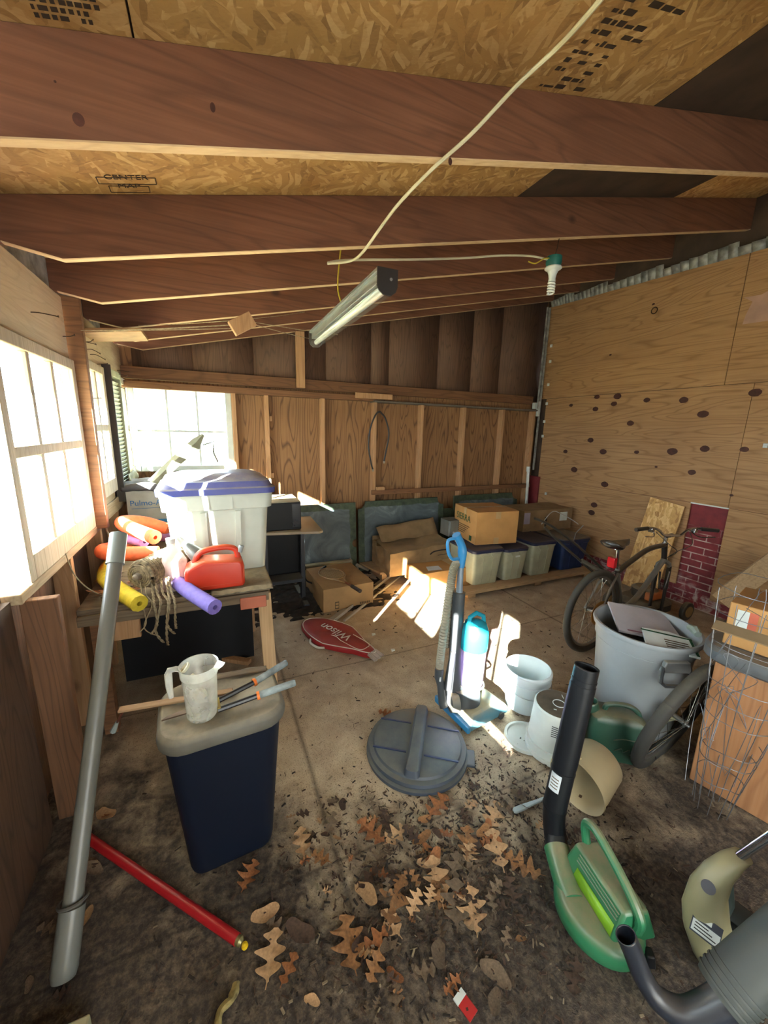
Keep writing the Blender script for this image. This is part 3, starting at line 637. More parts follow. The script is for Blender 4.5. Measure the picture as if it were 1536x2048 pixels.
# box behind
t = carton('cardboard_box', 'dusty brown carton with a hand hole and label, behind the lettered carton', 'box', (3.82, 3.66, .478), -.04, .78, .42, .26, M_cardd, tape=False)
MB().box(-.06, -.03, -.218, -.214, .05, .17).build('hand_hole', M_blk, t); MB().box(.18, .30, -.218, -.215, .11, .22).build('paper_label', M_white, t); MB().box(-.39, -.30, -.218, -.215, .10, .24).build('paper_label', plain('label_purple', 'a8a0b8', .5), t)
# small grey metal box
t = thing('metal_box', 'small grey electrical box on the crushed carton beside the totes', 'electrical box', (2.52, 3.62, .45)); Mg = plain('galvanised', '9aa3a4', .35, .7)
MB().box(2.44, 2.62, 3.60, 3.78, .475, .66).build('casing', Mg, t, bev=.004); MB().box(2.45, 2.53, 3.590, 3.60, .49, .65).build('cover', Mg, t, bev=.002); MB().cyl((2.50,3.58,.52), (2.50,3.60,.52), .012).cyl((2.58,3.58,.50), (2.58,3.6,.50), .014).build('connector', plain('connector_white', 'd0d4d4', .3), t)
# osb offcut leaning on the right wall
tag(MB().prism([(0,0),(.36,0),(.34,1.0),(.0,.98)], .012, Matrix(((0,0,1,0),(1,0,0,0),(0,1,0,0),(0,0,0,1)))).build('osb_board', M_osbl, loc=(0,0,0)), 'pale strand board offcut leaning on the plywood wall behind the bicycle', 'board')
o = bpy.data.objects['osb_board']; o.location = (4.13, 2.26, .02); o.rotation_euler = (.06, .12, 0)
# white corner pipe, clips, wood block, strings
t = thing('plastic_pipe', 'white plastic pipe standing in the far right corner', 'pipe', (4.14, 4.16, .0)); MB().cyl((4.16,4.16,0), (4.12,4.18,1.16), .02).build('pipe', M_white, t); MB().cyl((4.117,4.18,1.13), (4.115,4.18,1.20), .026).build('coupling', M_white, t)
for i, (y, z) in enumerate(((4.15,2.82),(4.14,2.62),(4.13,2.32),(4.12,2.07),(4.13,1.83),(4.13,1.63),(3.96,.84),(1.7,1.61))):
    tag(MB().box(4.263, 4.2765, y-.016, y+.016, z-.018, z+.018).box(4.258, 4.264, y-.006, y+.006, z-.006, z+.006).build('cable_clip', M_white, loc=(4.27,y,z), bev=.002), 'small white square cable clip fixed to the right plywood wall', 'clip', 'white clips on the plywood wall')
tag(MB().prism([(1.85,2.62),(2.04,2.63),(2.03,2.70),(2.0,2.80),(2.07,2.85),(1.95,2.84),(1.85,2.88)], .002, Matrix(((0,0,1,4.2735),(1,0,0,0),(0,1,0,0),(0,0,0,1)))).build('paper_scrap', plain('pinkish_paper', 'b89484', .5), loc=(4.27,1.95,2.7)), 'torn pinkish paper scrap stuck high on the right wall', 'paper')
t = thing('ceiling_hook', 'small round screw eye in the right plywood wall', 'hook', (4.27, 2.82, 3.0)); 
MB().tube([(4.26, 2.82+.03*cos(a), 2.93+.03*sin(a)) for a in [i*2*pi/16 for i in range(16)]], .005, 6, closed=True).build('ring', M_rust, t)

# ================================================================ left side: bench and what lies on it
t = thing('work_bench', 'rough plank bench along the window wall, covered in dirt and leaves', 'bench', (-.2, 3.0, 0))
b = MB(); b.box(-.66, .27, 2.22, 3.2, .715, .745).build('tabletop', M_bench, t, bev=.004)
MB().box(-.66, .05, 3.2, 4.08, .715, .745).build('tabletop', M_bench, t, bev=.004)
MB().box(-.66, .26, 2.205, 2.235, .66, .715).build('apron', M_bench, t, bev=.003)
b = MB(); b.grid(lambda u, v: Vector((-.05+u*.335, 2.19+v*.5, .749+.006*noise.noise(Vector((u*9, v*9, 0)))-(.012 if v < .06 else 0))), 30, 30); b.build('tarp', plain('dirty_tarp', '77705e', .85, dust=.8, var=.3, bump=.8, vs=30), t, solid=.006)
b = MB().bar((.235, 2.235, .70), (.262, 2.25, .0), .075, .04, up=(0,1,0)); b.build('leg', wood('leg_pale', '8a6a44', 'b09068', 'c8a880', 'Z', lines=.3), t, bev=.003)
MB().bar((.22, 3.1, .71), (.22, 3.1, .0), .05, .04, up=(0,1,0)).build('leg', M_stud, t, bev=.003); MB().box(-.60, -.53, 3.95, 4.0, 0, .71).build('leg', M_stud, t); MB().box(-.62, -.56, 2.24, 2.30, 0, .66).build('leg', M_board, t)
MB().box(.10, .245, 2.195, 2.235, .625, .695).build('end_block', plain('pink_painted_wood', 'b5654a', .6), t, bev=.004)
MB().box(-.56, -.40, 2.22, 2.25, .55, .68).build('bracket', M_stud, t, bev=.003)
# dark board put in to blacken the space under the bench
tag(MB().box(-.60, .20, 2.72, 2.74, .0, .70).build('dark_panel', plain('dark_board', '15171c', .8), loc=(-.2,3.05,0)), 'dark board standing under the bench', 'board')
tag(MB().bar((-.02, 2.75, .02), (.16, 2.62, .02), .05, .03).build('wood_offcut', M_stud, loc=(0,2.7,0), bev=.003), 'short pale wood offcut on the floor under the bench', 'offcut')
# tall white tote with blue lid
M_tw = plain('tote_white', 'b9bfb4', .45, dust=.15, var=.06); M_tl = plain('tote_lid_blue', '34408c', .35, dust=.55, dcol='b3ab90', var=.05)
t = thing('storage_bin', 'tall white storage bin with a dusty blue domed lid standing on the bench', 'storage bin', (.02, 2.745, .755), .03, local=True)
b = MB(); w, d, h = .62, .54, .515
b.loft([rrect(w*.84, d*.84, .04, 0), rrect(w*.93, d*.93, .045, h-.11), rrect(w*1.0, d*1.0, .05, h-.105), rrect(w*1.03, d*1.03, .05, h)])
for x in (-.085, .095): b.bar((x, -d*.425-.004, .02), (x*1.08, -d*.468-.004, h-.12), .03, .014, up=(0,1,0))
for x in (-.2, -.06, .07): b.box(x, x+.004, -d*.512, -d*.50-.004, h-.10, h-.01)
b.build('tub', M_tw, t, smooth=35)
b = MB(); b.loft([rrect(w*1.07, d*1.07, .055, h-.012), rrect(w*1.08, d*1.08, .055, h+.022), rrect(w*1.03, d*1.03, .06, h+.03), rrect(w*.98, d*.98, .07, h+.062), rrect(w*.90, d*.72, .09, h+.072), rrect(w*.86, d*.62, .09, h+.085), rrect(w*.7, d*.42, .09, h+.10)]); b.build('lid', M_tl, t, smooth=28)
for s in (-1, 1): MB().loft([rrect(.03, .16, .01, h-.06, cx=s*.285), rrect(.045, .17, .012, h+.02, cx=s*.29), rrect(.03, .15, .01, h+.04, cx=s*.28)]).build('latch', M_tw, t)
# red gas can
M_red = plain('gas_can_red', 'c8321c', .38, dust=.35, dcol='b58a58', var=.04)
t = thing('gas_can', 'red plastic gas can with looped handle on the front edge of the bench', 'gas can', (-.02, 2.29, .758), .02, local=True)
b = MB(); w, h, d = .30, .165, .15
pf = [(-.148,.004),(-.155,.03),(-.155,.11),(-.145,.135),(-.11,.155),(-.06,.175),(.06,.165),(.13,.16),(.148,.15),(.155,.12),(.155,.02),(.145,.002)]
ring = lambda y, s: [Vector((x*s, y, .085+(z-.085)*s)) for x, z in pf]
b.loft([ring(-d/2, .90), ring(-d/2+.012, .98), ring(-d/2+.03, 1), ring(d/2-.03, 1), ring(d/2-.012, .98), ring(d/2, .90)]); b.build('body', M_red, t, bev=.006, smooth=50)
MB().tube(bez([(-.10,0,.15),(-.085,0,.19),(-.05,0,.215),(.03,0,.226),(.085,0,.222),(.118,0,.20),(.128,0,.14)], 6), .0165, 12).build('handle', M_red, t)
MB().cyl((.135,0,.19), (.150,0,.225), .017, .014, 16).build('cap', plain('cap_grey', '8e9498', .4), t)
MB().box(-.12, .12, -d/2-.003, -d/2+.004, .03, .032).build('seam', M_red, t)
# jug and spout pieces in the sun
M_jug = clear('translucent_jug', (.98,.9,.88,1), .9, 'e6d2cc')
t = thing('plastic_jug', 'translucent pinkish plastic jug between the noodles and the red gas can', 'jug', (-.235, 2.36, .752), .3, local=True)
MB().loft([rrect(.12,.12,.03,0), rrect(.13,.13,.035,.03), rrect(.13,.13,.035,.17), rrect(.08,.08,.03,.22), rrect(.045,.045,.02,.24), rrect(.04,.04,.018,.265)]).build('body', M_jug, t, smooth=60)
MB().lathe([(.0,.262),(.024,.262),(.026,.29),(.0,.292)], 16).build('cap', M_white, t)
t = thing('spray_nozzle', 'dull metal and white nozzle lying against the tall bin behind the gas can', 'nozzle', (-.13, 2.36, .93)); MB().tube([(-.17,2.37,1.00),(-.14,2.36,.97),(-.105,2.35,.93)], [.02,.035,.045], 16).build('nozzle_body', Mg, t); MB().tube([(-.20,2.38,1.04),(-.17,2.37,1.0)], [.012,.02], 12).build('spout', M_white, t)
# foam noodles
def foam(name, col):
    return plain(name, col, .8, var=.1, bump=.5, vs=40)
def noodle(pts, r, mat, label, n=14, cap=None):
    P = bez(pts, 8); t = thing('pool_noodle', label, 'pool noodle', P[-1], group='foam pool noodles on the bench')
    e = (P[-1]-P[-2]).normalized(); b = MB(); b.tube(P, r, n, caps=False)
    u = e.orthogonal().normalized(); w = e.cross(u); k = len(b.v); 
    outer = [P[-1]+(u*cos(2*pi*j/n)+w*sin(2*pi*j/n))*r for j in range(n)]; inner = [P[-1]+e*.003+(u*cos(2*pi*j/n)+w*sin(2*pi*j/n))*r*.30 for j in range(n)]; deep = [q-e*.05 for q in inner]
    b.loft([outer, inner, deep], caps=False); b.add([P[0]+(u*cos(2*pi*j/n)+w*sin(2*pi*j/n))*r*.98 for j in range(n)], [tuple(range(n))]); b.build('foam_tube', mat, t, smooth=50)
    MB().add(deep, [tuple(range(n))]).build('hollow_core', cap or mat, t, smooth=0); return t
M_or = foam('foam_orange', 'e8683a'); M_ye = foam('foam_yellow', 'd9c232'); M_pu = foam('foam_purple', '8172c4'); M_mv = foam('foam_mauve', 'b07ab0')
noodle([(-.33,3.12,.92),(-.46,3.10,.98),(-.56,2.98,1.02),(-.50,2.74,1.04),(-.33,2.53,1.01)], .042, M_or, 'orange foam noodle bent on top of the pile with a sunlit end')
noodle([(-.38,3.4,.86),(-.52,3.3,.83),(-.62,2.95,.86),(-.62,2.66,.92),(-.56,2.54,.935),(-.44,2.49,.935),(-.315,2.47,.93)], .042, M_or, 'orange foam noodle curving under the pile to a flat cut end beside the pipe')
noodle([(-.30,3.3,.80),(-.45,3.25,.83),(-.55,3.0,.90),(-.52,2.78,.955),(-.40,2.62,.965)], .032, M_mv, 'mauve foam noodle glimpsed between the orange ones')
noodle([(-.60,3.3,.79),(-.62,3.0,.79),(-.61,2.62,.80),(-.54,2.38,.81),(-.37,2.10,.79)], .042, M_ye, 'yellow foam noodle poking past the bench edge left of the rope bundle', n=10)
noodle([(-.27,2.50,.81),(-.24,2.38,.80),(-.145,2.16,.79),(-.03,1.96,.775)], .039, M_pu, 'purple foam noodle projecting over the bench edge under the gas can')
# rolled rope hammock with a wooden knob
M_rope = plain('jute_rope', '8f7d60', .95, var=.3, vs=60, bump=.8); M_ropew = plain('cotton_rope', 'b0a080', .95, var=.2, vs=60, bump=.5)
t = thing('rope_hammock', 'rolled-up rope hammock with a wooden knob and dangling cords', 'hammock', (-.33, 2.45, .75))
ax = Vector((.55, .80, .02)).normalized(); c0 = Vector((-.385, 2.27, .875)); ux = Vector((.82,-.57,0)).normalized(); uz = Vector((0,0,1))
b = MB(); P = []
for i in range(150):
    a = i/150*2*pi*5; r = .016+.056*i/150; P.append(c0+ux*cos(a)*r+uz*sin(a)*r*.9)
b.tube(P, .0065, 7); b.build('coil', M_rope, t)
b = MB(); P = []
for i in range(330):
    a = i/330*2*pi*13; P.append(c0+ax*(.01+.30*i/330)+ux*cos(a)*.074+uz*sin(a)*.066*(1-.1*sin(a*3.1)))
b.tube(P, .013, 7); b.build('rope_roll', M_rope, t)
MB().lathe([(0,.028),(.010,.026),(.018,.016),(.019,.0),(.012,-.03),(0,-.03)], 18, Matrix.Translation(c0-ax*.012)@(-ax).to_track_quat('Z','Y').to_matrix().to_4x4()).build('wooden_knob', plain('grey_wood_knob', '7e7468', .6), t)
b = MB()
for k, (dx, dz, ln) in enumerate(((0,0,.18),(.02,.0,.24),(.045,.01,.20),(.07,.0,.26),(.085,.01,.17),(-.03,0,.2),(-.05,0,.16))):
    x0 = -.335+dx; pts = [(x0, 2.27, .85), (x0+.01, 2.22, .785), (x0+.015+.01*(k % 3), 2.185, .74), (x0+.02-.03*(k % 2), 2.18, .74-ln*.6), (x0+.03*(k % 3)-.01, 2.175, .76-ln)]
    Q = bez(pts, 10)
    if k < 5: b.tube([q+Vector((.0035*cos(i*1.1), .0035*sin(i*1.1), 0)) for i, q in enumerate(Q)], .0042, 6); b.tube([q+Vector((.0035*cos(i*1.1+pi), .005*sin(i*1.1+pi), 0)) for i, q in enumerate(Q)], .0042, 6)
    else: b.tube(Q, .003, 5)
b.build('dangling_cords', M_ropew, t)
# twine across the bench
tag(MB().tube(bez([(-.665,2.22,1.045),(-.65,2.24,.93),(-.60,2.28,.82),(-.52,2.33,.755),(-.40,2.42,.752)], 8), .003, 6).build('twine', M_ropew, loc=(-.6,2.3,.8)), 'length of twine hanging from the window sill to the bench', 'twine')
# white carton with printed name, cloth on top
t = carton('medical_box', 'white carton printed Pulmo-Aide in blue at the back of the bench under the end window', 'box', (-.44, 3.74, .748), .03, .40, .34, .40, plain('white_carton', 'b5b4ac', .7, dust=.2), tape=False)
text('printed_lettering', 'Pulmo-Aide', .062, plain('blue_print', '2c6cae', .6), t, TR(-.18, -.176, .27)@Matrix.Rotation(pi/2, 4, 'X')@Matrix.Shear('XY', 4, (0, .0))); MB().box(-.01, .08, -.177, -.175, .07, .15).build('printed_square', plain('cyan_print', '3a8cc4', .6), t)
MB().box(-.17, .12, -.177, -.1755, .245, .248).build('printed_line', plain('blue_line', '2c6cae', .6), t); MB().box(-.18, -.04, -.177, -.1755, .13, .137).build('printed_line', M_btext, t)
b = MB(); b.grid(lambda u, v: Vector((-.66+u*.46, 3.54+v*.42, 1.157+.02*noise.noise(Vector((u*5, v*5, 2)))+.02-.05*max(0, u-.7)*2-(.03 if v < .06 else 0))), 20, 16); tag(b.build('folded_cloth', plain('dark_cloth', '4c4a50', .95, dust=.3), loc=(-.45,3.75,1.16), solid=.03), 'dark folded cloth draped over the white carton', 'cloth')
# folded shade behind the tall bin
t = thing('sun_shade', 'creased greenish-grey folded sunshade leaning up against the end window', 'sunshade', (-.2, 3.5, 1.2)); Ms = plain('shade_fabric', '9a9c86', .6, var=.2)
b = MB(); rings = []
for p, w, h in (((-.42,3.40,1.22),.05,.05),((-.25,3.50,1.38),.035,.10),((-.11,3.58,1.50),.03,.13),((-.05,3.6,1.585),.012,.02)):
    p = Vector(p); rings.append([p+Vector((-w*.7,0,h*.4)), p+Vector((0,-.02,h*.15)), p+Vector((w*.9,0,-h*.25)), p+Vector((.0,.02,-h*.1))])
b.loft(rings); b.build('folded_fabric', Ms, t, smooth=20, bev=.002); MB().tube([(-.06,3.58,1.50),(.03,3.58,1.53),(.02,3.57,1.44),(.05,3.57,1.36)], .005, 6).build('frame_wire', M_blackm, t)
# shutter on the left wall between windows
t = thing('window_shutter', 'pale green louvred shutter fixed between the two far left windows', 'shutter', (-.66, 3.75, 1.1)); b = MB()
MB().box(-.69,-.645,3.56,3.60,1.12,2.06).box(-.69,-.645,3.91,3.95,1.12,2.06).box(-.69,-.645,3.60,3.91,1.12,1.17).box(-.69,-.645,3.60,3.91,2.01,2.06).build('shutter_frame', M_shut, t, bev=.003)
for i in range(26): b.bar((-.668, 3.60, 1.19+.031*i), (-.668, 3.91, 1.19+.031*i), .006, .034, up=(.55,0,.83))
b.build('louvres', M_shut, t); MB().box(-.69,-.635,3.545,3.56,1.06,2.08).build('dark_edge_strip', plain('dark_strip', '3a3028', .7), t)
b = MB(); b.grid(lambda u, v: Vector((-.64+.03*noise.noise(Vector((u*6, v*6, 4))), 3.80+u*.40, 1.02+v*.22+.05*u+.02*noise.noise(Vector((u*9, 0, 1))))), 14, 8); tag(b.build('torn_paper', plain('yellowed_paper', 'a8a078', .8, var=.25), loc=(-.64,4,1.1), solid=.002), 'torn yellowed paper hanging under the far shutter', 'paper')
# bent nails in the header
for y, z, ang, L in ((2.33,2.13,-.2,.10),(2.74,2.11,.9,.05),(2.98,2.13,-.3,.10),(3.20,2.12,-.9,.07),(3.27,2.10,-1.0,.08),(3.16,2.16,1.2,.05),(3.42,2.06,.5,.06),(3.9,2.05,-.2,.1),(2.95,1.80,.3,.09),(4.1,2.1,-.1,.09),(3.85,1.95,-.5,.08)):
    e = Vector((-.69+L, y+L*.25*sin(ang*3), z+L*.35*sin(ang))); tag(MB().tube(bez([(-.70,y,z), (-.66,y,z+.003), e], 4), .0022, 6).tube([e, e+Vector((.003,0,.0005))], .005, 8).build('nail', M_rust, loc=(-.69,y,z)), 'rusty bent nail sticking out of the header over the left windows', 'nail', 'nails in the left wall')
tag(MB().tube(bez([(-.64,2.90,1.18),(-.635,2.905,1.10),(-.64,2.89,1.0),(-.63,2.92,.93)], 6), .006, 6).build('frayed_rope', M_ropew, loc=(-.64,2.9,1)), 'frayed bit of rope hanging at the window corner post', 'rope')
# ---- overhead things
t = thing('plank', 'short pale plank laid up on the left ends of the rafters', 'plank', (-.45, 3.1, 2.3)); t2 = MB().box(-.69, -.36, 3.08, 3.40, 2.235, 2.258, Matrix(((1,0,0,0),(0,1,0,0),(.12,0,1,.05),(0,0,0,1)))).build('board', plain('pale_board', 'b08a5c', .7, var=.2), t, bev=.003)
t = thing('clothesline', 'wood block on twine lines strung across under the far rafters', 'clothesline', (.2, 2.75, 2.3))
MB().box(-.075, .075, -.02, .02, -.045, .045, TR(.235, 2.80, 2.30, rz=.1, ry=-.55)).build('wood_block', M_stud, t, bev=.003)
b = MB()
for q in (((-.62,2.80,2.16),(.20,2.80,2.27)),((-.62,3.0,2.20),(.19,2.80,2.29)),((-.62,2.9,2.17),(.25,2.8,2.30)),((-.4,3.3,2.32),(.22,2.80,2.32)),((.27,2.80,2.31),(.70,2.86,2.27)),((.27,2.80,2.32),(.90,2.9,2.33)),((.26,2.8,2.33),(.75,3.3,2.56))): b.tube([Vector(q[0]), (Vector(q[0])+Vector(q[1]))/2-Vector((0,0,.004)), Vector(q[1])], .0022, 5)
b.build('line', M_ropew, t)
# fluorescent fixture
t = thing('fluorescent_fixture', 'long unlit fluorescent strip fixture in dusty clear cover hanging under the rafters', 'light fixture', (.69, 2.15, 2.25)); Mf = plain('fixture_metal', 'a0a4a4', .3, .5, dust=.2); Mend = plain('end_plate', '3e3a38', .35, .3)
f0, f1, fx, fz = 1.58, 2.76, .70, 2.20
prof = [(-.045,.10),(-.045,.035),(-.037,.014),(-.018,.0),(.018,.0),(.037,.014),(.045,.035),(.045,.10)]
b = MB(); b.loft([[Vector((fx+x, y, fz+z)) for x, z in prof] for y in (f0, f1)], caps=False, closed=False); b.build('lens_cover', clear('fixture_lens', (.93,.95,.96,1), .12, 'c8d0ce', .12), t, smooth=40)
MB().box(fx-.044, fx+.044, f0+.004, f1-.004, fz+.085, fz+.10).box(fx-.03, fx+.03, f0+.01, f1-.01, fz+.05, fz+.086).build('housing', Mf, t, bev=.002)
MB().cyl((fx,f0+.02,fz+.028), (fx,f1-.02,fz+.028), .016, n=16).build('lamp_tube', plain('tube_white', 'd8e0dc', .3), t)
for y in (f0, f1): MB().prism([(x*1.02, z) for x, z in prof], .006, Matrix(((1,0,0,fx),(0,0,1,y-.003),(0,1,0,fz),(0,0,0,1)))).build('end_cap', Mend, t)
MB().cyl((fx+.015,f0-.006,fz+.06),(fx+.015,f0-.001,fz+.06),.006,n=10).build('screw', Mf, t)
MB().tube(bez([(fx-.01,2.15,fz+.11),(fx-.03,2.16,fz+.2),(fx-.01,2.17,zb(fx)+.01)], 5), .004, 6).build('hanging_wire', plain('yellow_wire', 'b8a22c', .5), t)
# cable run and bulb socket
M_cab = plain('cream_cable', 'c8c2a4', .5)
cp = [(.83,.62,2.60),(.857,.8,2.61),(.943,1.0,2.702),(.93,1.15,2.705),(.856,1.28,2.628),(.776,1.395,2.565),(.732,1.55,2.526),(.724,1.7,2.508),(.71,1.9,2.473),(.70,2.05,2.487),(.603,2.12,2.482)]
tag(MB().tube(bez(cp, 8), .0062, 8).build('electric_cable', M_cab, loc=(1,1.2,2.5)), 'cream electric cable draped diagonally across the rafters overhead', 'cable')
cp = [(.606,2.12,2.486),(.731,2.14,2.528),(1.13,2.17,2.613),(1.481,2.19,2.691),(1.75,2.2,2.757),(1.984,2.19,2.794),(2.115,2.17,2.79)]
tag(MB().tube(bez(cp, 8), .0062, 8).build('electric_cable', M_cab, loc=(1.4,2.2,2.7)), 'cream cable running along the second visible rafter to the green bulb socket', 'cable')
zs = 2.81; t = thing('bulb_socket', 'green lamp socket holding a white spiral bulb, hanging from the cable end', 'lamp', (2.165, 2.16, zs)); X = TR(2.165, 2.16, zs)
MB().tube([(2.165,2.16,2.80),(2.175,2.155,2.86),(2.17,2.14,zb(2.17))], .003, 6).build('hanging_wire', M_rust, t)
MB().lathe([(0,-.0),(.05,0),(.052,-.035),(.042,-.062),(0,-.062)], 12, X).build('socket', plain('socket_green', '1f6a60', .5, var=.2), t)
MB().lathe([(0,-.060),(.052,-.062),(.055,-.070),(.034,-.085),(.026,-.105),(.022,-.13),(.024,-.15),(0,-.15)], 20, X).build('ballast', M_white, t)
b = MB(); P = [X@Vector((.020*cos(a), .020*sin(a), -.150-.075*a/(2*pi*4.5))) for a in [i*2*pi*4.5/80 for i in range(81)]]; b.tube(P, .0068, 8); b.build('spiral_tube', plain('bulb_white', 'e8ece8', .25), t)
MB().tube(bez([(2.15,2.16,zs-.01),(2.07,2.15,zs-.03),(1.99,2.14,zs-.075),(1.93,2.14,zs-.075)], 6), .004, 6).build('ground_wire', plain('yellow_insulation', 'c8b030', .5), t)

# ================================================================ foreground left
M_pvc = plain('pvc_grey', '6f716b', .35, dust=.1, var=.08); M_pvcl = plain('pvc_coupling', '87908d', .3, var=.06)
t = thing('pvc_pipe', 'long grey plastic pipe with a coupling at each end leaning against the window wall', 'pipe', (-.50, 1.14, 0)); a = Vector((-.505, 1.145, .02)); c = Vector((-.385, 1.88, 1.16)); d = (c-a).normalized()
MB().cyl(a+d*.03, c, .0275, n=28).build('pipe', M_pvc, t); b = MB().tube([c-d*.085, c-d*.08, c+d*.045], [.0345, .0325, .0325], 28); b.tube([c+d*.044, c+d*.048], [.030, .029], 28); b.build('top_coupling', M_pvcl, t)
MB().tube([a, a+d*.015, a+d*.17, a+d*.172], [.031, .035, .035, .03], 28).build('bottom_coupling', M_pvc, t)
MB().cyl(c+d*.045, c+d*.056, .010, n=10).build('centre_stub', M_pvcl, t)
x = d.orthogonal().normalized(); y = d.cross(x); q = a+d*.185
MB().tube([q+(x*cos(i*2*pi/24)+y*sin(i*2*pi/24))*.0375+d*.008*cos(i*2*pi/24) for i in range(24)], .005, 6, closed=True).build('rubber_band', plain('grey_band', '55534e', .7), t)
t = thing('red_pole', 'red metal pole with a yellow-tipped end lying on the floor by the window wall', 'pole', (-.3, 1.3, .02)); a = Vector((-.60, 1.66, .022)); c = Vector((-.02, 1.035, .022)); d = (c-a).normalized()
MB().cyl(a, c, .0165, n=20).build('pole', plain('red_paint_pole', 'a31b22', .35, var=.06), t); MB().tube([c, c+d*.012, c+d*.02], [.0145, .0145, .008], 16).build('brass_ferrule', plain('ferrule', '8c8458', .4, .6), t); MB().lathe([(0,-.01),(.009,-.005),(.011,.0),(.009,.007),(0,.01)], 14, Matrix.Translation(c+d*.03+Vector((0,0,-.006)))).build('yellow_tip', plain('yellow_plastic', 'd9b51c', .4), t)
t = thing('trash_can', 'black slim kitchen trash can with a thick dust-covered grey lid', 'trash can', (-.02, 1.42, 0), .06, local=True)
b = MB(); b.loft([rrect(.30,.22,.05,0), rrect(.31,.23,.055,.02), rrect(.39,.30,.07,.56), rrect(.40,.31,.07,.60)]); b.loft([rrect(.385,.295,.07,.60), rrect(.385,.295,.07,.602)]); b.build('bin', plain('bin_black', '0b1424', .5, dust=.04, var=.05, **{'Specular IOR Level': .25}), t, smooth=50)
b = MB(); w, dd = .43, .34; b.loft([rrect(w-.01,dd-.01,.085,.585), rrect(w,dd,.09,.592), rrect(w+.005,dd+.005,.09,.612), rrect(w-.004,dd-.004,.09,.632), rrect(w-.03,dd-.03,.08,.645), rrect(w-.10,dd-.10,.05,.645), rrect(w-.12,dd-.12,.04,.638)], caps=True); b.build('lid', plain('lid_grey', '5a5850', .7, dust=.95, dcol='8c8270', var=.15), t, smooth=40, bev=.003)
# pitcher
M_pit = clear('frosted_pitcher', (.98,.98,.97,1), .42, 'e8eae4', .05)
t = thing('plastic_pitcher', 'translucent white plastic pitcher with an angular handle standing on the trash can lid', 'pitcher', (-.085, 1.345, .646), -.35, local=True)
b = MB(); prof = [(0,.003),(.044,.003),(.050,.012),(.0565,.165),(.061,.17),(.062,.205),(.0635,.206)]; prof2 = [(.061,.205),(.0595,.172),(.0545,.165),(.048,.016),(0,.008)]
b.lathe(prof+prof2, 40); b.build('jug_body', M_pit, t, smooth=40)
b = MB(); b.loft([[Vector((x, y*s, z)) for x, y, z in ((.058,.022,.205),(.056,.018,.178),(.056,-.018,.178),(.058,-.022,.205))] for s in (1,)]+[[Vector((.088,.004,.207)), Vector((.084,.003,.200)), Vector((.084,-.003,.200)), Vector((.088,-.004,.207))]]); b.build('spout', M_pit, t)
MB().tube([(-.058,0,.185),(-.078,0,.188),(-.098,0,.183),(-.105,0,.168),(-.105,0,.12),(-.102,0,.075)], [.009,.0095,.010,.010,.009,.0065], 8, squash=1.25).build('handle', M_pit, t)
tag(MB().tube([(-.04,1.36,.665),(-.075,1.35,.74),(-.108,1.345,.815)], [.006,.006,.007], 8).lathe([(0,-.004),(.017,-.003),(.020,.006),(.015,.007),(.013,.0),(0,0)], 18, Matrix.Translation((-.125,1.345,.845))@Matrix.Rotation(-.8, 4, 'Y')).build('measuring_scoop', plain('scoop_cream', 'd6d2b8', .4), loc=(-.09,1.35,.7)), 'cream plastic measuring scoop standing inside the pitcher', 'scoop')
# loppers
M_grip = plain('lopper_grip', '8b9698', .7, var=.25, vs=20); M_org = plain('orange_collar', 'd8722a', .5); M_lblk = plain('lopper_black', '1b1c20', .35)
t = thing('garden_loppers', 'long-handled garden loppers with grey grips and orange collars lying on the trash can lid', 'loppers', (.05, 1.40, .65))
for (p0, p1, p2) in (((-.03,1.385,.662),(.10,1.425,.676),(.235,1.475,.70)), ((-.035,1.335,.660),(.105,1.345,.672),(.245,1.345,.69))):
    p0, p1, p2 = map(Vector, (p0, p1, p2)); hp = MB().cyl(p0, p1, .0095, .0095, 8).build('handle', M_lblk, t); MB().tube([p1, p1+(p2-p1)*.06, p2-(p2-p1)*.04, p2], [.0115,.013,.0135,.011], 14).build('grip', M_grip, hp); e = (p2-p1).normalized(); MB().cyl(p1-e*.004, p1+e*.006, .0155, n=14).build('collar', M_org, hp)
MB().bar((-.035,1.39,.662), (-.03,1.33,.661), .012, .02).build('stop_block', plain('stop_yellow', 'a08a3c', .5), t, bev=.002)
b = MB(); b.prism([(-.03,1.385),(-.12,1.395),(-.20,1.375),(-.215,1.36),(-.12,1.368),(-.03,1.345)], .005, None, .651); b.build('blade', plain('rusty_blade', '5c4a3c', .5, .6), t)
tag(MB().bar((-.36,1.475,.655), (.02,1.437,.652), .030, .009).build('wooden_stake', wood('stake', '6a4c34', '9a7a5a', 'a88a68', 'X', lines=.3, knots=0), loc=(-.17,1.46,.65), bev=.003), 'thin split wooden stake overhanging the left of the trash can lid', 'stake')
tag(MB().bar((-.10,1.565,.648), (.16,1.54,.649), .035, .008).build('wooden_slat', M_bench, loc=(.03,1.55,.65), bev=.002), 'grey wooden slat lying at the back of the trash can lid', 'slat')
t = thing('paint_brush', 'dark-handled brush with a pale tip hanging below the stake in the gloom', 'brush', (-.37, 1.5, .6)); MB().tube([(-.345,1.475,.648),(-.375,1.50,.59)], .004, 6).build('handle', plain('brush_red', '5c3224', .5), t); MB().tube([(-.375,1.50,.59),(-.395,1.515,.545)], [.006,.011], 8).build('bristles', M_pvcl, t)
tag(MB().box(XL, -.40, .60, 1.0, .0, .07, TR()).build('cream_block', plain('cream_trim', 'b3ab88', .6), loc=(-.6,1,0), bev=.006), 'cream painted board end at the foot of the window wall', 'board')

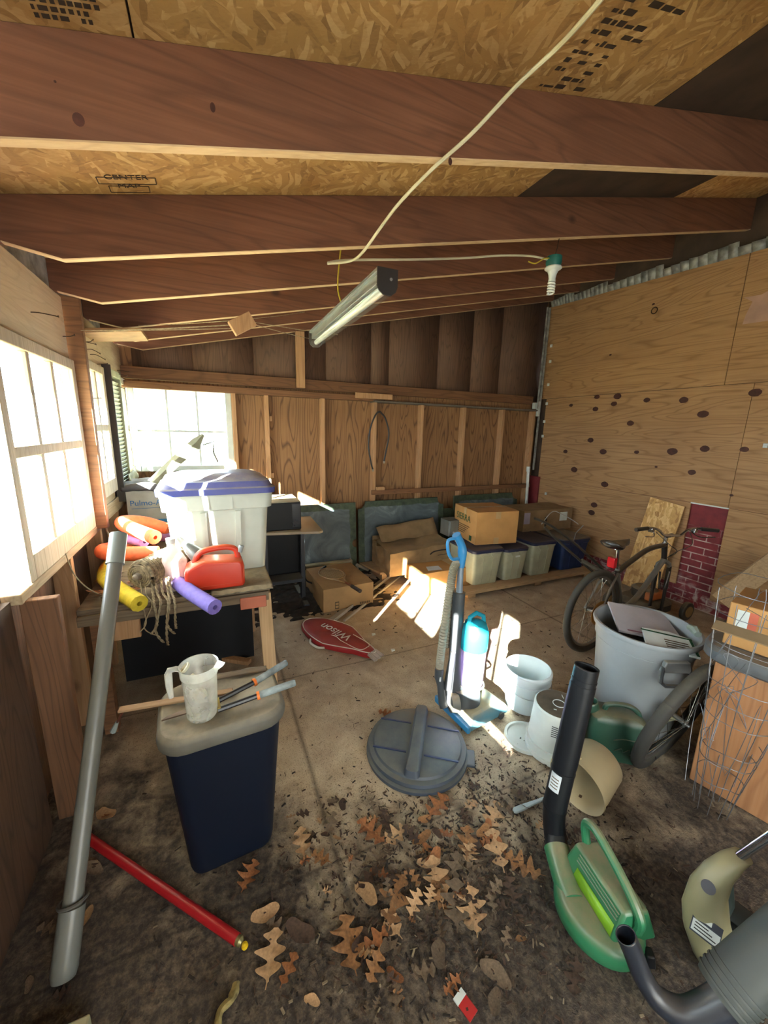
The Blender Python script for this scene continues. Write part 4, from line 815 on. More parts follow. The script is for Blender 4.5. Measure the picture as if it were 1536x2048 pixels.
# ================================================================ floor, middle
M_lidb = plain('can_lid_blue', '36404f', .55, dust=.55, dcol='6a6a60', var=.1)
t = thing('trash_can_lid', 'round dusty blue trash can lid with a raised bar handle lying flat on the floor', 'lid', (.90, 1.50, 0), .95, local=True)
b = MB(); r = .262; b.lathe([(r-.004,0),(r+.004,.004),(r+.004,.020),(r-.012,.024),(r-.012,.034),(r-.004,.038),(r-.008,.05),(r-.03,.055),(r-.036,.066),(r-.05,.072),(0,.076)], 64); b.build('lid_disc', M_lidb, t, smooth=35)
b = MB(); b.loft([rrect(.48,.075,.02,.070), rrect(.46,.06,.018,.098), rrect(.30,.045,.015,.112)]); b.build('bar_handle', M_lidb, t, smooth=35)
M_rib = plain('lid_rib', '24365c', .45, dust=.1)
for s in (-1, 1):
    for q in (-1, 1): MB().bar((q*.10, s*.045, .0755), (q*.10, s*.215, .0745), .008, .006).build('moulded_rib', M_rib, t)
MB().box(-.05, .05, -.30, -.255, .004, .02).build('latch_tab', M_lidb, t, bev=.004)
# racket bag
M_bag = plain('bag_red', '9c1a22', .55, var=.12, dust=.12); M_pip = plain('bag_piping', 'd8cfc0', .6)
bagm = TR(.84, 2.70, .0, rz=atan2(2.99-2.32, .66-1.01)) ; t = thing('racket_bag', 'red tennis racket bag with white brand lettering lying on the floor', 'racket bag', (.84, 2.70, 0))
ol = []; 
for i in range(60):
    a = 2*pi*i/60; c_, s_ = cos(a), sin(a); x = .40*c_; wv = .175 if c_ > .0 else .175-.085*min(1, -c_*1.6)
    ol.append((x if c_ > 0 else x*1.0, wv*s_*(1 if abs(s_) > .3 else 1)))
b = MB(); b.loft([[bagm@Vector((x*s, y*s, z+.006*noise.noise(Vector((x*9, y*9, z*20))))) for x, y in ol] for s, z in ((.96,.004),(1.0,.018),(1.0,.034),(.93,.05),(.75,.056),(.4,.060),(.1,.060))]); b.build('bag_body', M_bag, t, smooth=50)
MB().tube([bagm@Vector((x*.955, y*.955, .049)) for x, y in ol], .0035, 6, closed=True).build('piping', M_pip, t)
MB().tube(bez([bagm@Vector(p) for p in ((.10,.10,.056),(.0,.045,.060),(-.10,.06,.058),(-.27,.055,.054),(-.30,0,.055),(-.27,-.055,.054),(-.10,-.07,.058))], 8), .003, 6).build('seam_piping', M_pip, t)
MB().tube(bez([bagm@Vector(p) for p in ((.15,.150,.03),(.12,.185,.015),(.03,.19,.012),(-.02,.165,.02))], 8), .009, 8).build('strap', M_pip, t)
b = MB()
for k in range(6): b.tube([bagm@Vector((-.36, -.03+.015*k, .045)), bagm@Vector((-.43, -.045+.02*k, .02+.008*(k % 2)))], [.012, .009], 8)
b.build('worn_grip_end', plain('bag_worn', 'a89a90', .8), t)
text('brand_lettering', 'Wilson', .115, plain('bag_white', 'd9d4cc', .6), t, bagm@TR(-.13, -.04, .0635))
# small litter
for (x, y, lab, w) in ((1.12,2.66,'small crumpled white wrapper on the boards near the racket bag',.03),(1.17,2.39,'small white paper scrap beside the racket bag tip',.03)):
    tag(MB().prism([(0,0),(w,.004),(w*1.1,w*.8),(w*.2,w)], .006, TR(x, y, .002)).build('paper_scrap', M_white, loc=(x,y,0)), lab, 'litter')
# ---- upright vacuum
M_vb = plain('vac_blue', '2d7fb4', .3, dust=.3, dcol='8a8066', var=.04); M_vg = plain('vac_grey', '3a4148', .4, dust=.35, var=.05); M_vt = plain('vac_teal', '1f93ac', .25, var=.04); M_vh = plain('hose_grey', '8c8674', .6)
t = thing('vacuum_cleaner', 'upright vacuum cleaner with blue base, clear dust bin, ribbed hose and blue loop handle', 'vacuum cleaner', (1.30, 1.68, 0))
hm = TR(1.36, 1.64, 0, rz=.10)
b = MB(); b.loft([[hm@Vector((x, y, z)) for x, y in P] for P, z in (([(-.15,-.145),(.16,-.13),(.15,.135),(-.15,.15)], .012), ([(-.158,-.15),(.165,-.135),(.155,.14),(-.158,.155)], .03), ([(-.15,-.145),(.16,-.13),(.15,.135),(-.15,.15)], .062), ([(-.11,-.12),(.12,-.10),(.11,.11),(-.10,.12)], .092))]); b.build('floor_head', [plain('head_top', '3f7f98', .5, dust=1.0, dcol='8f8468')], t, bev=.01, smooth=40)
b = MB(); b.loft([[hm@Vector((-.166, y, z)) for y in ()] for z in ()]) if 0 else b.box(-.170, -.146, -.152, .157, .012, .058, hm); b.build('front_bumper', M_vb, t, bev=.008)
for s in (-1, 1): MB().cyl(hm@Vector((.10, s*.12, .022)), hm@Vector((.10, s*.145, .022)), .022, n=16).build('wheel', M_vg, t)
cx, cy = 1.285, 1.66
b = MB(); b.tube([(cx-.03,cy+.02,.07),(cx-.03,cy+.02,.14),(cx-.03,cy+.03,.30),(cx-.035,cy+.04,.60),(cx-.03,cy+.045,.76)], [.085,.075,.045,.036,.034], 16); b.build('spine', M_vg, t, smooth=50)
MB().tube([(cx+.02,cy-.02,.07),(cx+.02,cy-.02,.13),(cx+.01,cy-.02,.19)], [.09,.085,.080], 24).build('motor_housing', M_vg, t)
MB().cyl((cx-.10,cy-.03,.11), (cx-.055,cy-.04,.11), .055, .06, 24).build('side_knob', plain('knob_dusty', '5b5f5c', .5, dust=.6), t)
M_bin = clear('dust_bin_clear', (.86,.80,.92,1), .28, 'c9b6d4', .18)
X = TR(cx+.035, cy-.03, 0, rx=-.02, ry=.03)
MB().lathe([(0,.195),(.066,.195),(.07,.21),(.076,.42),(.078,.43)], 36, X).build('dust_bin', M_bin, t, smooth=40)
binp = bpy.context.scene.objects.get('dust_bin')
MB().lathe([(.0,.20),(.045,.205),(.05,.33),(.03,.35),(.032,.42)], 24, X).build('inner_cyclone', plain('cyclone_purple', '8a78a8', .4), binp, smooth=40)
b = MB(); b.lathe([(.079,.43),(.081,.445),(.081,.50),(.078,.545),(.062,.585),(.03,.602),(0,.604)], 32, X); binc = b.build('bin_cap', M_vt, t, smooth=40)
MB().tube([X@Vector(p) for p in ((-.05,0,.57),(-.045,0,.625),(0,0,.645),(.05,0,.62),(.068,0,.54))], .013, 10).build('bin_handle', M_vt, binc)
MB().tube([X@Vector((.078*cos(i*pi/12), .078*sin(i*pi/12), .203)) for i in range(24)], .006, 8, closed=True).build('bin_ring', M_vg, t)
MB().tube([(cx-.03,cy+.045,.72),(cx-.03,cy+.05,.95)], [.019,.017], 14).build('wand', plain('wand_blue_grey', '8a98a6', .3, .4), t)
MB().tube(bez([(cx-.03,cy+.05,.91),(cx-.025,cy+.05,.985),(cx-.035,cy+.05,1.04),(cx-.075,cy+.05,1.105)], 6), [.021,.021,.022,.022,.023,.024,.025,.026,.026,.025,.024,.023,.022,.022,.022,.022,.023,.024,.025][:19], 16).build('hand_grip', M_vb, t)
hg = C.objects.get('hand_grip')
MB().tube(bez([(cx-.075,cy+.05,1.085),(cx-.125,cy+.05,1.075),(cx-.12,cy+.05,1.01),(cx-.09,cy+.05,.965),(cx-.04,cy+.05,.965)], 6), .0095, 10).build('grip_loop', M_vb, hg)
P = bez([(cx-.145,cy+.03,.30),(cx-.14,cy+.03,.42),(cx-.125,cy+.03,.62),(cx-.105,cy+.035,.80),(cx-.08,cy+.045,.90),(cx-.055,cy+.06,.93),(cx-.055,cy+.09,.86),(cx-.06,cy+.09,.60),(cx-.065,cy+.09,.40)], 44)
MB().tube(P, [.0215+.0028*cos(i*pi*.5) for i in range(len(P))], 12).build('ribbed_hose', M_vh, t, smooth=0)
MB().tube([(cx-.145,cy+.03,.31),(cx-.145,cy+.03,.25),(cx-.135,cy+.02,.20),(cx-.13,cy+.0,.10),(cx-.125,cy-.01,.075)], [.026,.026,.022,.024,.026], 14).build('hose_connector', M_vg, t)
MB().tube([(cx-.06,cy+.02,.40),(cx-.085,cy+.01,.28),(cx-.10,cy,.18)], [.020,.022,.026], 14).build('duct', M_vg, t)
MB().cyl((cx-.155,cy+.005,.255), (cx-.150,cy+.0,.255), .013, n=12).build('hose_button', M_white, t)
# ---- buckets
M_buc = plain('bucket_white', 'd2dcde', .4, var=.05, dust=.08); M_bud = plain('bucket_dirty', 'ccd2cc', .45, dust=.1, var=.08)
def bucket(name, label, loc, r0, r1, h, mat, upside=False, rz=0, **k):
    t = thing(name, label, 'bucket', loc, rz, k.get('group'), local=True)
    pr = [(0,0),(r0-.006,0),(r0,.006),(r1-.006,h-.075),(r1+.004,h-.074),(r1+.005,h-.066),(r1-.003,h-.064),(r1-.001,h-.03),(r1+.006,h-.028),(r1+.007,h-.012),(r1+.001,h-.008),(r1,h)]
    inn = [(r1-.004,h),(r1-.007,h-.03),(r0-.004,.01),(0,.006)]
    M_ = Matrix.Translation((0,0,h))@Matrix.Rotation(pi, 4, 'X') if upside else None
    b = MB(); b.lathe(pr+inn, 48, M_); b.build('bucket_body', mat, t, smooth=40); return t
t = bucket('white_bucket', 'open white plastic bucket with sunlight inside its rim, right of the vacuum', (1.70, 1.56, 0), .115, .135, .26, M_buc)
MB().tube([Vector((.142*cos(a), .142*sin(a)*1.0, .215-.055*abs(sin((a-2.6)))-.03)) for a in [2.6+i*pi/20 for i in range(21)]], .0022, 6).build('wire_handle', Mg, t)
for a in (2.6, 2.6+pi): MB().cyl((.134*cos(a),.134*sin(a),.19), (.146*cos(a),.146*sin(a),.19), .012, n=12).build('handle_ear', M_buc, t)
t = bucket('white_bucket', 'upside-down white bucket with dirt on its round base and printed barcodes', (1.59, 1.23, 0), .120, .140, .275, M_bud, upside=True, rz=.0)
MB().lathe([(0,.2755),(.10,.2755),(.112,.2752)], 40).build('dirt_layer', plain('dirt_on_base', '6e604e', .95, var=.25), t); b = MB()
b.tube([Vector((.03*cos(i*pi/12), .03*sin(i*pi/12), .277)) for i in range(24)], .0022, 6, closed=True); b.bar((.055,.02,.277), (.07,.045,.277), .003, .003); b.bar((-.06,-.02,.277), (-.05,-.03,.277), .003, .003); b.build('moulded_ring', M_bud, t)
def wrap(t, a0, a1, z0, z1, r, m, nm, n=6):
    b = MB(); b.add([Vector((r*cos(a0+(a1-a0)*i/n), r*sin(a0+(a1-a0)*i/n), z)) for i in range(n+1) for z in (z0, z1)], [(2*i, 2*i+2, 2*i+3, 2*i+1) for i in range(n)]); return b.build(nm, m, t, smooth=0)
for i in range(6): wrap(t, -2.62+.035*0, -2.40, .17+.011*i, .1745+.011*i, .1305, M_blk, 'barcode')
for i in range(5): wrap(t, -1.98, -1.72, .095+.009*i, .099+.009*i, .1365, M_blk, 'barcode')
t = thing('bucket_lid', 'loose white bucket lid ring lying under the upside-down bucket', 'lid', (1.50, 1.34, 0), local=True)
MB().lathe([(.0,.004),(.098,.004),(.10,.012),(.108,.013),(.112,.0),(.115,.0),(.113,.018),(.10,.018),(.095,.008),(0,.008)], 40).build('lid_disc', M_bud, t)
# beige pot on its side
M_bei = plain('beige_plastic', 'ab9c7a', .5, var=.06, dust=.12)
ax = Vector((.97, .15, .14)).normalized(); q = ax.to_track_quat('Z', 'Y').to_matrix().to_4x4(); t = thing('plastic_pot', 'beige plastic pot tipped on its side with leaf bits inside, behind the black tube', 'pot', (1.56, 1.02, 0))
X = Matrix.Translation((1.40, .945, .128))@q
MB().lathe([(.128,0),(.128,.012),(.118,.02),(.122,.05),(.105,.19),(.09,.205),(0,.205),(0,.20),(.088,.198),(.10,.188),(.113,.05),(.120,.008),(.128,0)], 48, X).build('pot_body', M_bei, t, smooth=40)
MB().tube(bez([X@Vector(p) for p in ((.0,.128,.03),(.06,.112,.06),(.10,.07,.10),(.118,0,.12),(.10,-.07,.09),(.06,-.11,.05),(0,-.128,.03))], 8), .0045, 8).build('handle', M_bei, t)
b = MB(); [b.box(-.012, .012, -.006, .006, 0, .004, Matrix.Translation((1.47+.02*i, .96+.012*R.random()*i, .018+.004*R.random()))@Matrix.Rotation(R.random()*6, 4, 'Z')) for i in range(5)]; tag(b.build('leaf_bits', plain('leafbit', '4a3420', .9), loc=(1.5,.98,.02)), 'dry leaf crumbs inside the tipped beige pot', 'leaf litter', kind='stuff')
# green watering can
M_grn = plain('can_green', '1a4a3c', .4, dust=.75, dcol='7d7258', var=.05)
t = thing('watering_can', 'dark green plastic watering can with dusty top between the grey bin and the bicycle wheel', 'watering can', (1.86, 1.10, 0), -.65, local=True)
b = MB(); b.loft([rrect(.26,.14,.025,0), rrect(.27,.15,.03,.02), rrect(.27,.15,.03,.21), rrect(.255,.14,.03,.235), rrect(.20,.11,.03,.25)]); b.build('tank', M_grn, t, smooth=45, bev=.004)
MB().tube(bez([(-.055,0,.245),(-.045,0,.275),(.0,0,.288),(.06,0,.285),(.10,0,.26),(.115,0,.22)], 6), .013, 10).build('handle', M_grn, t)
MB().tube([(-.105,0,.20),(-.125,0,.27),(-.128,0,.285)], [.038,.034,.035], 24, caps=False).build('filler_neck', M_grn, t, solid=.003)
MB().tube([(.12,0,.06),(.17,0,.13),(.215,0,.215),(.235,0,.255)], [.03,.022,.016,.014], 14).build('spout', plain('spout_green', '41564a', .5, dust=.4), t); MB().tube([(.232,0,.25),(.25,0,.28)], [.016,.030], 16).build('rose', plain('rose_pale', '9a9a7c', .5), t)
MB().tube(bez([(-.02,-.078,.13),(.02,-.079,.145),(.09,-.079,.145)], 4), .003, 6).tube(bez([(-.01,-.078,.07),(.02,-.079,.09),(.03,-.079,.07),(.06,-.079,.09),(.06,-.079,.06),(.09,-.079,.085)], 4), .0025, 6).build('moulded_mark', M_grn, t)
# ---- detached wheel, leaning
M_tyre = plain('tyre_rubber', '2e2d2b', .75, dust=.45, dcol='75705f', var=.05); M_rim = plain('rim_alloy', '8c8f90', .3, .8, dust=.2); M_spk = plain('spoke_steel', 'a8a8a0', .25, .9)
def wheel(t, X, R0, tw, spokes=28, hubw=.05, knob=True, rim=True, tyre=None):
    b = MB(); n = 96; rings = []
    for i in range(n):
        a = 2*pi*i/n; rr = []
        for j in range(12):
            q = 2*pi*j/12; k = 1+(.10*((i % 2)*2-1) if knob and cos(q) > .3 else 0); rr.append(X@Vector(((R0-tw+tw*cos(q)*k)*cos(a), (R0-tw+tw*cos(q)*k)*sin(a), tw*sin(q)*.95)))
        rings.append(rr)
    rings.append(rings[0]); b.loft(rings, caps=False); b.build('tyre', tyre or M_tyre, t, smooth=50)
    rw = .011; b = MB(); b.lathe([(R0-2*tw+.006,-rw),(R0-2*tw-.010,-rw*.9),(R0-2*tw-.016,0),(R0-2*tw-.010,rw*.9),(R0-2*tw+.006,rw)], 72, X); b.build('rim', M_rim, t, smooth=60)
    MB().lathe([(0,-hubw-.012),(.008,-hubw-.012),(.008,-hubw),(.022,-hubw+.002),(.022,-hubw+.008),(.012,-hubw+.014),(.012,hubw-.014),(.022,hubw-.008),(.022,hubw-.002),(.008,hubw),(.008,hubw+.012),(0,hubw+.012)], 20, X).build('hub', M_rim, t)
    for i in range(spokes):
        a = 2*pi*i/spokes; s = 1 if i % 2 else -1; a2 = a+(.55 if (i//2) % 2 else -.55)
        o = MB().tube([X@Vector((.021*cos(a2), .021*sin(a2), s*(hubw-.006))), X@Vector(((R0-2*tw-.008)*cos(a), (R0-2*tw-.008)*sin(a), 0))], .0011, 5, caps=False).build('spoke', M_spk, t)
c0 = Vector((1.83, .975, 0)); c1 = Vector((2.245, .905, .50)); nrm = None
axu = (c1-c0).normalized(); vdir = (Vector((2.0, .93, .27))-Vector((0,0,1.66))).normalized(); s0 = (vdir-axu*vdir.dot(axu)).normalized(); nn = s0.cross(axu).normalized(); nn = Matrix.Rotation(radians(-8), 3, axu)@nn; side = Vector((.15, .95, .0)); side = (side-axu*side.dot(axu)).normalized(); nz = side.cross(axu).normalized()
R0 = .325; X = Matrix((side, axu, -nz)).transposed().to_4x4(); X.translation = c0+axu*R0
t = thing('bicycle_wheel', 'loose knobbly bicycle wheel leaning between the grey bin and the wooden cabinet', 'bicycle wheel', c0[:]); X2 = Matrix((nn.cross(axu).normalized(), axu, nn)).transposed().to_4x4(); X2.translation = c0+Vector((.03,-.01,.0))+axu*(R0-.0)+Vector((0,0,.03)); wheel(t, X2, R0, .030)
# ---- big grey can with papers
M_gc = plain('can_grey', '8e9497', .45, dust=.12, var=.05); M_gh = plain('can_handle_dark', '33363a', .4, dust=.2)
t = thing('refuse_can', 'large round grey refuse can without lid, stuffed with boards and papers', 'refuse can', (2.20, 1.22, 0), .0, local=True)
b = MB(); h = .62; b.lathe([(0,.01),(.185,.01),(.19,0),(.20,.02),(.238,h-.10),(.246,h-.095),(.247,h-.03),(.262,h-.028),(.266,h-.012),(.262,h),(.25,h),(.238,h-.02),(.232,h-.09),(.19,.03),(0,.025)], 64); b.build('bin_body', M_gc, t, smooth=35)
for k in (.5, .53): MB().tube([Vector(((.2+.04*k/.62+.004)*cos(i*2*pi/64), (.2+.04*k/.62+.004)*sin(i*2*pi/64), k+.015)) for i in range(64)], .003, 6, closed=True).build('rim_bead', M_gc, t)
ah = atan2(-1.22+.03, -.55); 
for ang in (-2.00,):
    Xh = Matrix.Rotation(ang, 4, 'Z'); 
    b = MB(); b.prism([(-.075,-.03),(.075,-.03),(.06,.03),(-.06,.03)], .03, Xh@Matrix.Translation((.243,0,.52))@Matrix(((0,0,1,0),(1,0,0,0),(0,1,0,0),(0,0,0,1)))); b.build('handle_mount', plain('mount_grey', '73777a', .4, dust=.4), t, bev=.005)
    MB().tube([Xh@Vector(p) for p in ((.262,-.065,.52),(.268,-.072,.47),(.275,-.075,.44),(.275,-.05,.42),(.275,.05,.42),(.275,.075,.44),(.268,.072,.47),(.262,.065,.52))], .010, 8).build('handle', M_gh, t)
M_ppr = plain('white_board_paper', 'b7b2b6', .7, var=.08)
t2 = thing('foam_board', 'pinkish white sheet of board slanting inside the grey refuse can', 'board', (2.24, 1.25, .5)); MB().prism([(-.17,-.12),(.17,-.13),(.15,.13),(-.16,.14)], .012, TR(2.26,1.27,.585, rz=-.62, rx=.25, ry=.10)).build('board', M_ppr, t2); 
MB().box(-.12, .06, -.108, -.098, .0125, .0135, TR(2.26,1.27,.585, rz=-.62, rx=.25, ry=.10)).build('printed_line', plain('pink_print', '8a5a68', .6), t2)
t2 = thing('paper_sack', 'green and white printed packet tucked at the front of the grey refuse can', 'packet', (2.14, 1.06, .5)); MB().prism([(-.12,-.07),(.12,-.08),(.12,.06),(.02,.085),(-.11,.07)], .012, TR(2.17,1.08,.585, rz=-.75, rx=.2, ry=.08)).build('packet', M_white, t2); b = MB(); Y = TR(2.17,1.08,.5985, rz=-.75, rx=.2, ry=.08)
b.box(-.12,.12,.045,.055,0,.001,Y).box(.105,.118,-.08,.05,0,.001,Y); b.build('green_stripe', M_ctext, t2); b = MB(); [b.box(-.02,.09,-.055+.018*i,-.048+.018*i,0,.001,Y) for i in range(4)]; b.build('printed_lines', M_btext, t2)
tag(MB().tube([(2.335,1.03,.625),(2.36,1.06,.632),(2.385,1.10,.625)], [.018,.024,.016], 8).build('plastic_wrap', plain('wrap_pale', 'a9b8ac', .2), loc=(2.36,1.06,.62)), 'scrap of clear wrap stuck on the rim of the grey refuse can', 'wrap')
# ---- bicycle
M_bk = plain('bike_black', '17161a', .3, dust=.3, var=.05); M_bs = plain('bike_silver', '8f9290', .3, .6, dust=.3); M_ch = plain('chrome', 'c4c6c8', .15, .95)
t = thing('bicycle', 'black and silver bicycle missing its front wheel, standing by the right wall', 'bicycle', (2.62, 1.85, 0))
ra = Vector((2.62, 1.85, .33)); hdg = Vector((.994, .10, 0)).normalized(); lat = Vector((-hdg.y, hdg.x, 0)); up = Vector((0,0,1))
def B(f, u, l=0): return ra+hdg*f+up*(u-.33)+lat*l
X = Matrix((hdg, up, -lat)).transposed().to_4x4(); X.translation = ra; rw_ = thing('rear_wheel', None, None); rw_.parent = t; wheel(rw_, X, .335, .026, spokes=24, tyre=plain('road_tyre', '3a3833', .7, dust=.25, dcol='75705f'), knob=False)
bb = B(.42, .24); st_ = B(.25, .66); ht = B(.95, .76); hb = B(.995, .60)
MB().tube([bb, st_], .016, 14).build('seat_tube', M_bs, t); MB().tube(bez([st_-up*.06, B(.42,.66), B(.68,.735), ht-up*.02], 6), .021, 14).build('top_tube', M_bk, t); MB().tube(bez([bb, B(.62,.31), B(.80,.45), hb+up*.01], 6), .022, 14).build('down_tube', M_bs, t); MB().tube([hb-up*.02, ht], .022, 14).build('head_tube', M_bk, t)
for s in (-1, 1): MB().tube([bb+lat*s*.03, ra+lat*s*.062], .010, 10).build('chain_stay', M_bs, t); MB().tube([st_-up*.06+lat*s*.015, B(.12,.53,s*.05), ra+lat*s*.062], .009, 10).build('seat_stay', M_bs, t)
MB().tube([st_-up*.02, B(.225,.80)], .0135, 12).build('seat_post', M_ch, t)
b = MB(); prof = [(-.13,.0),(-.12,.078),(-.08,.092),(-.02,.065),(.05,.028),(.12,.018),(.14,.0)]
sx = B(.22, .84); rr = [[sx+hdg*x+lat*(w*cos(a))+up*(.028*sin(a)+(.018 if x < -.08 else 0)) for a in [i*2*pi/12 for i in range(12)]] for x, w in ((-.14,.03),(-.12,.078),(-.08,.09),(-.02,.066),(.05,.032),(.12,.02),(.145,.008))]; b.loft(rr); b.build('saddle', M_bk, t, smooth=60)
for s in (-1, 1): MB().tube([sx+hdg*-.09+lat*s*.03-up*.02, sx-up*.045+lat*s*.02, sx+hdg*.08-up*.02+lat*s*.012], .0035, 6).build('saddle_rail', M_ch, t)
MB().box(-.018,.018,-.03,.03,-.04,.04, Matrix.Translation(B(.17,.70))).build('rear_reflector', plain('reflector_red', 'd0202a', .2), t, bev=.004)
hx = Vector((.80, -.60, 0)).normalized() ; hx = Vector((.93, -.36, 0)).normalized()   # turned handlebar direction
fd = Vector((-hx.y, hx.x, 0)); cr_ = hb-up*.03; MB().tube([cr_-hx*.055-up*.04, cr_-hx*.05-up*.01, cr_+up*.02, cr_+hx*.05-up*.01, cr_+hx*.055-up*.04], [.018,.020,.024,.020,.018], 12).build('fork_crown', M_bs, t)
for s in (-1, 1):
    MB().tube([cr_+hx*s*.058-up*.03, cr_+hx*s*.058-up*.24], .019, 12).build('fork_leg', M_bk, t); MB().tube([cr_+hx*s*.058-up*.22, cr_+hx*s*.056-up*.50], [.0145,.013], 12).build('fork_slider', M_bk, t)
    MB().tube([cr_+hx*s*.045-up*.07-fd*.03, cr_+hx*s*.035-up*.16-fd*.03, cr_+hx*s*.025-up*.23-fd*.03], [.009,.008,.009], 8).build('brake_arm', M_ch, t)
stm = ht+up*.07; MB().tube([ht-up*.01, stm], .016, 12).tube([stm-up*.01, stm-fd*.06+up*.015], .018, 12).build('stem', M_ch, t); hc = stm-fd*.06+up*.015
for s in (-1, 1):
    hbp = MB().tube(bez([hc, hc+hx*s*.07, hc+hx*s*.13+up*.045, hc+hx*s*.20+up*.06, hc+hx*s*.30+up*.055-fd*.03], 6), .011, 12).build('handlebar', M_ch, t)
    g0 = hc+hx*s*.235+up*.06-fd*.01; g1 = hc+hx*s*.36+up*.055-fd*.045; MB().tube([g0, g1], .0165, 12).build('grip', M_bk, hbp); MB().box(-.02,.02,-.018,.018,-.02,.02, Matrix.Translation(hc+hx*s*.19+up*.045)).build('brake_mount', M_ch, hbp, bev=.005)
    MB().tube(bez([hc+hx*s*.17+up*.03, hc+hx*s*.20+up*.0-fd*.05, hc+hx*s*.30+up*.01-fd*.09], 5), .005, 6).build('brake_lever', M_ch, hbp)
    MB().tube(bez([hc+hx*s*.15+up*.03, hc+hx*s*.10-up*.05-fd*.10, hc-up*.12-fd*.08, hb+up*.03-fd*.03], 8), .003, 6).build('brake_cable', M_bk, t)
MB().tube([bb+lat*.045, bb-lat*.045], .022, 14).build('bottom_bracket', M_bs, t); b = MB(); b.lathe([(.035,-.003),(.092,-.003),(.095,0),(.092,.003),(.035,.003)], 40, Matrix.Translation(bb-lat*.055)@Matrix.Rotation(pi/2, 4, 'X')); b.build('chainring', M_bs, t)
for s in (-1, 1): MB().tube([bb+lat*s*.06, bb+lat*s*.065+hdg*.13*s-up*.10*s], .009, 8).build('crank_arm', M_bs, t); MB().box(-.045,.045,-.025,.025,-.012,.012, Matrix.Translation(bb+lat*s*.11+hdg*.13*s-up*.10*s)).build('pedal', M_bk, t, bev=.004)
MB().lathe([(.012,-.016),(.045,-.012),(.055,.0),(.04,.012),(.012,.014)], 24, Matrix.Translation(ra-lat*.04)@Matrix.Rotation(pi/2, 4, 'X')).build('sprocket', plain('rusty_sprocket', '8a642c', .5, .5), t); MB().tube(bez([ra-lat*.06, ra-lat*.06-up*.07+hdg*.02, ra-lat*.06-up*.13+hdg*.06], 5), .012, 8).build('derailleur', M_bk, t)
b = MB(); b.lathe([(.075,-.002),(.10,-.002),(.10,.002),(.075,.002)], 30, Matrix.Translation(ra+hdg*.02-lat*.052)@Matrix.Rotation(pi/2, 4, 'X')); b.build('spoke_guard', plain('guard_amber', '9a6f28', .3), t)
# ---- lawn mower behind the bicycle
M_mw = plain('mower_black', '1c1a1a', .6, dust=.45, var=.1); t = thing('lawn_mower', 'old dusty lawn mower with folded black handle behind the bicycle', 'lawn mower', (3.75, 2.1, 0))
b = MB(); b.loft([rrect(.46,.36,.12,.07,cx=3.70,cy=2.12), rrect(.46,.36,.12,.13,cx=3.70,cy=2.12), rrect(.36,.28,.10,.17,cx=3.70,cy=2.12)]); b.build('deck', M_mw, t)
MB().tube([(3.70,2.12,.16),(3.70,2.12,.25),(3.70,2.12,.27)], [.10,.11,.08], 24).build('engine', plain('engine_dark', '2b2723', .6, dust=.5), t); MB().box(3.60,3.82,2.0,2.06,.17,.25).build('fuel_tank', plain('tank_orange', 'b4622c', .5, dust=.3), t, bev=.015)
for (x, y) in ((3.50,1.93),(3.93,1.86),(3.50,2.31),(3.90,2.31)):
    MB().tube([(x,y-.02,.09),(x,y+.02,.09)], .088, 28).build('wheel', M_mw, t, bev=.01); MB().cyl((x,y-.026,.09),(x,y+.0,.09), .052, n=24).build('wheel_disc', plain('disc_ochre', '8a6a38', .6, dust=.3), t)
M_bar = plain('bar_black', '262422', .4, dust=.35)
for pts, rr in ((((2.82,2.72,.86),(2.96,2.66,.80),(3.18,2.56,.64),(3.42,2.4,.40),(3.58,2.28,.22)), .013), (((2.90,2.66,.78),(3.06,2.58,.62),(3.28,2.42,.40),(3.5,2.28,.20)), .012)): MB().tube(bez(pts, 6), rr, 10).build('handle_bar', M_bar, t)
MB().tube([(3.22,2.46,.47),(3.44,2.34,.34)], .021, 10).build('foam_grip', plain('foam_grip', '6e6a5c', .9), t); MB().tube(bez([(2.90,2.70,.80),(3.0,2.68,.92),(3.1,2.66,.90),(3.2,2.6,.84),(3.26,2.58,.80)], 6), .004, 6).build('control_cable', M_rail, t)
MB().tube([(3.20,2.56,.62),(3.20,2.55,.72),(3.27,2.53,.80)], .004, 6).build('lever', Mg, t)
# angled board in the far right
tag(MB().bar((3.9,1.62,.30), (4.10,1.40,.72), .02, .16).build('wood_board', M_pal, loc=(4,1.5,.5)), 'splintered board leaning diagonally against the right wall behind the cabinet', 'board')

# ================================================================ right foreground
M_cab = wood('cabinet_veneer', '6a4428', '9a6a42', 'a67650', 'Z', lines=.35, knots=0, freq=40)
cm = TR(2.075, .83, 0, rz=atan2(-.28, .07)); t = thing('wooden_cabinet', 'tall brown wooden cabinet box with a grey lid at the right edge', 'cabinet', (2.3, .6, 0))
MB().box(0,.62,0,.42,0,.66,cm).build('case', M_cab, t, bev=.004)
t = thing('bin_lid', 'shallow grey round-cornered bin lid lying on top of the wooden cabinet', 'lid', (2.3, .62, .665)); b = MB()
b.loft([[cm@Vector((p.x+.30, p.y+.20, p.z)) for p in rrect(w, d_, .12, z)] for w, d_, z in ((.70,.50,.664),(.72,.52,.675),(.72,.52,.715),(.70,.50,.73),(.60,.40,.735))]); b.build('lid_shell', plain('lid_slate_grey', '55595c', .5, dust=.3), t, smooth=40)
t = thing('cardboard_box', 'small carton with a white and red shipping label on top of the grey lid', 'box', (2.3,.65,.74)); bm2 = TR(2.105,.835,0, rz=atan2(-.28,.07))
MB().box(0,.40,0,.30,.738,.94,bm2).build('carton_body', M_cardo, t, bev=.004); MB().box(.03,.07,-.003,-.001,.80,.915,bm2).build('white_label', M_white, t); MB().box(.07,.10,-.003,-.001,.80,.915,bm2).build('red_label', plain('label_red', 'c2664e', .5), t)
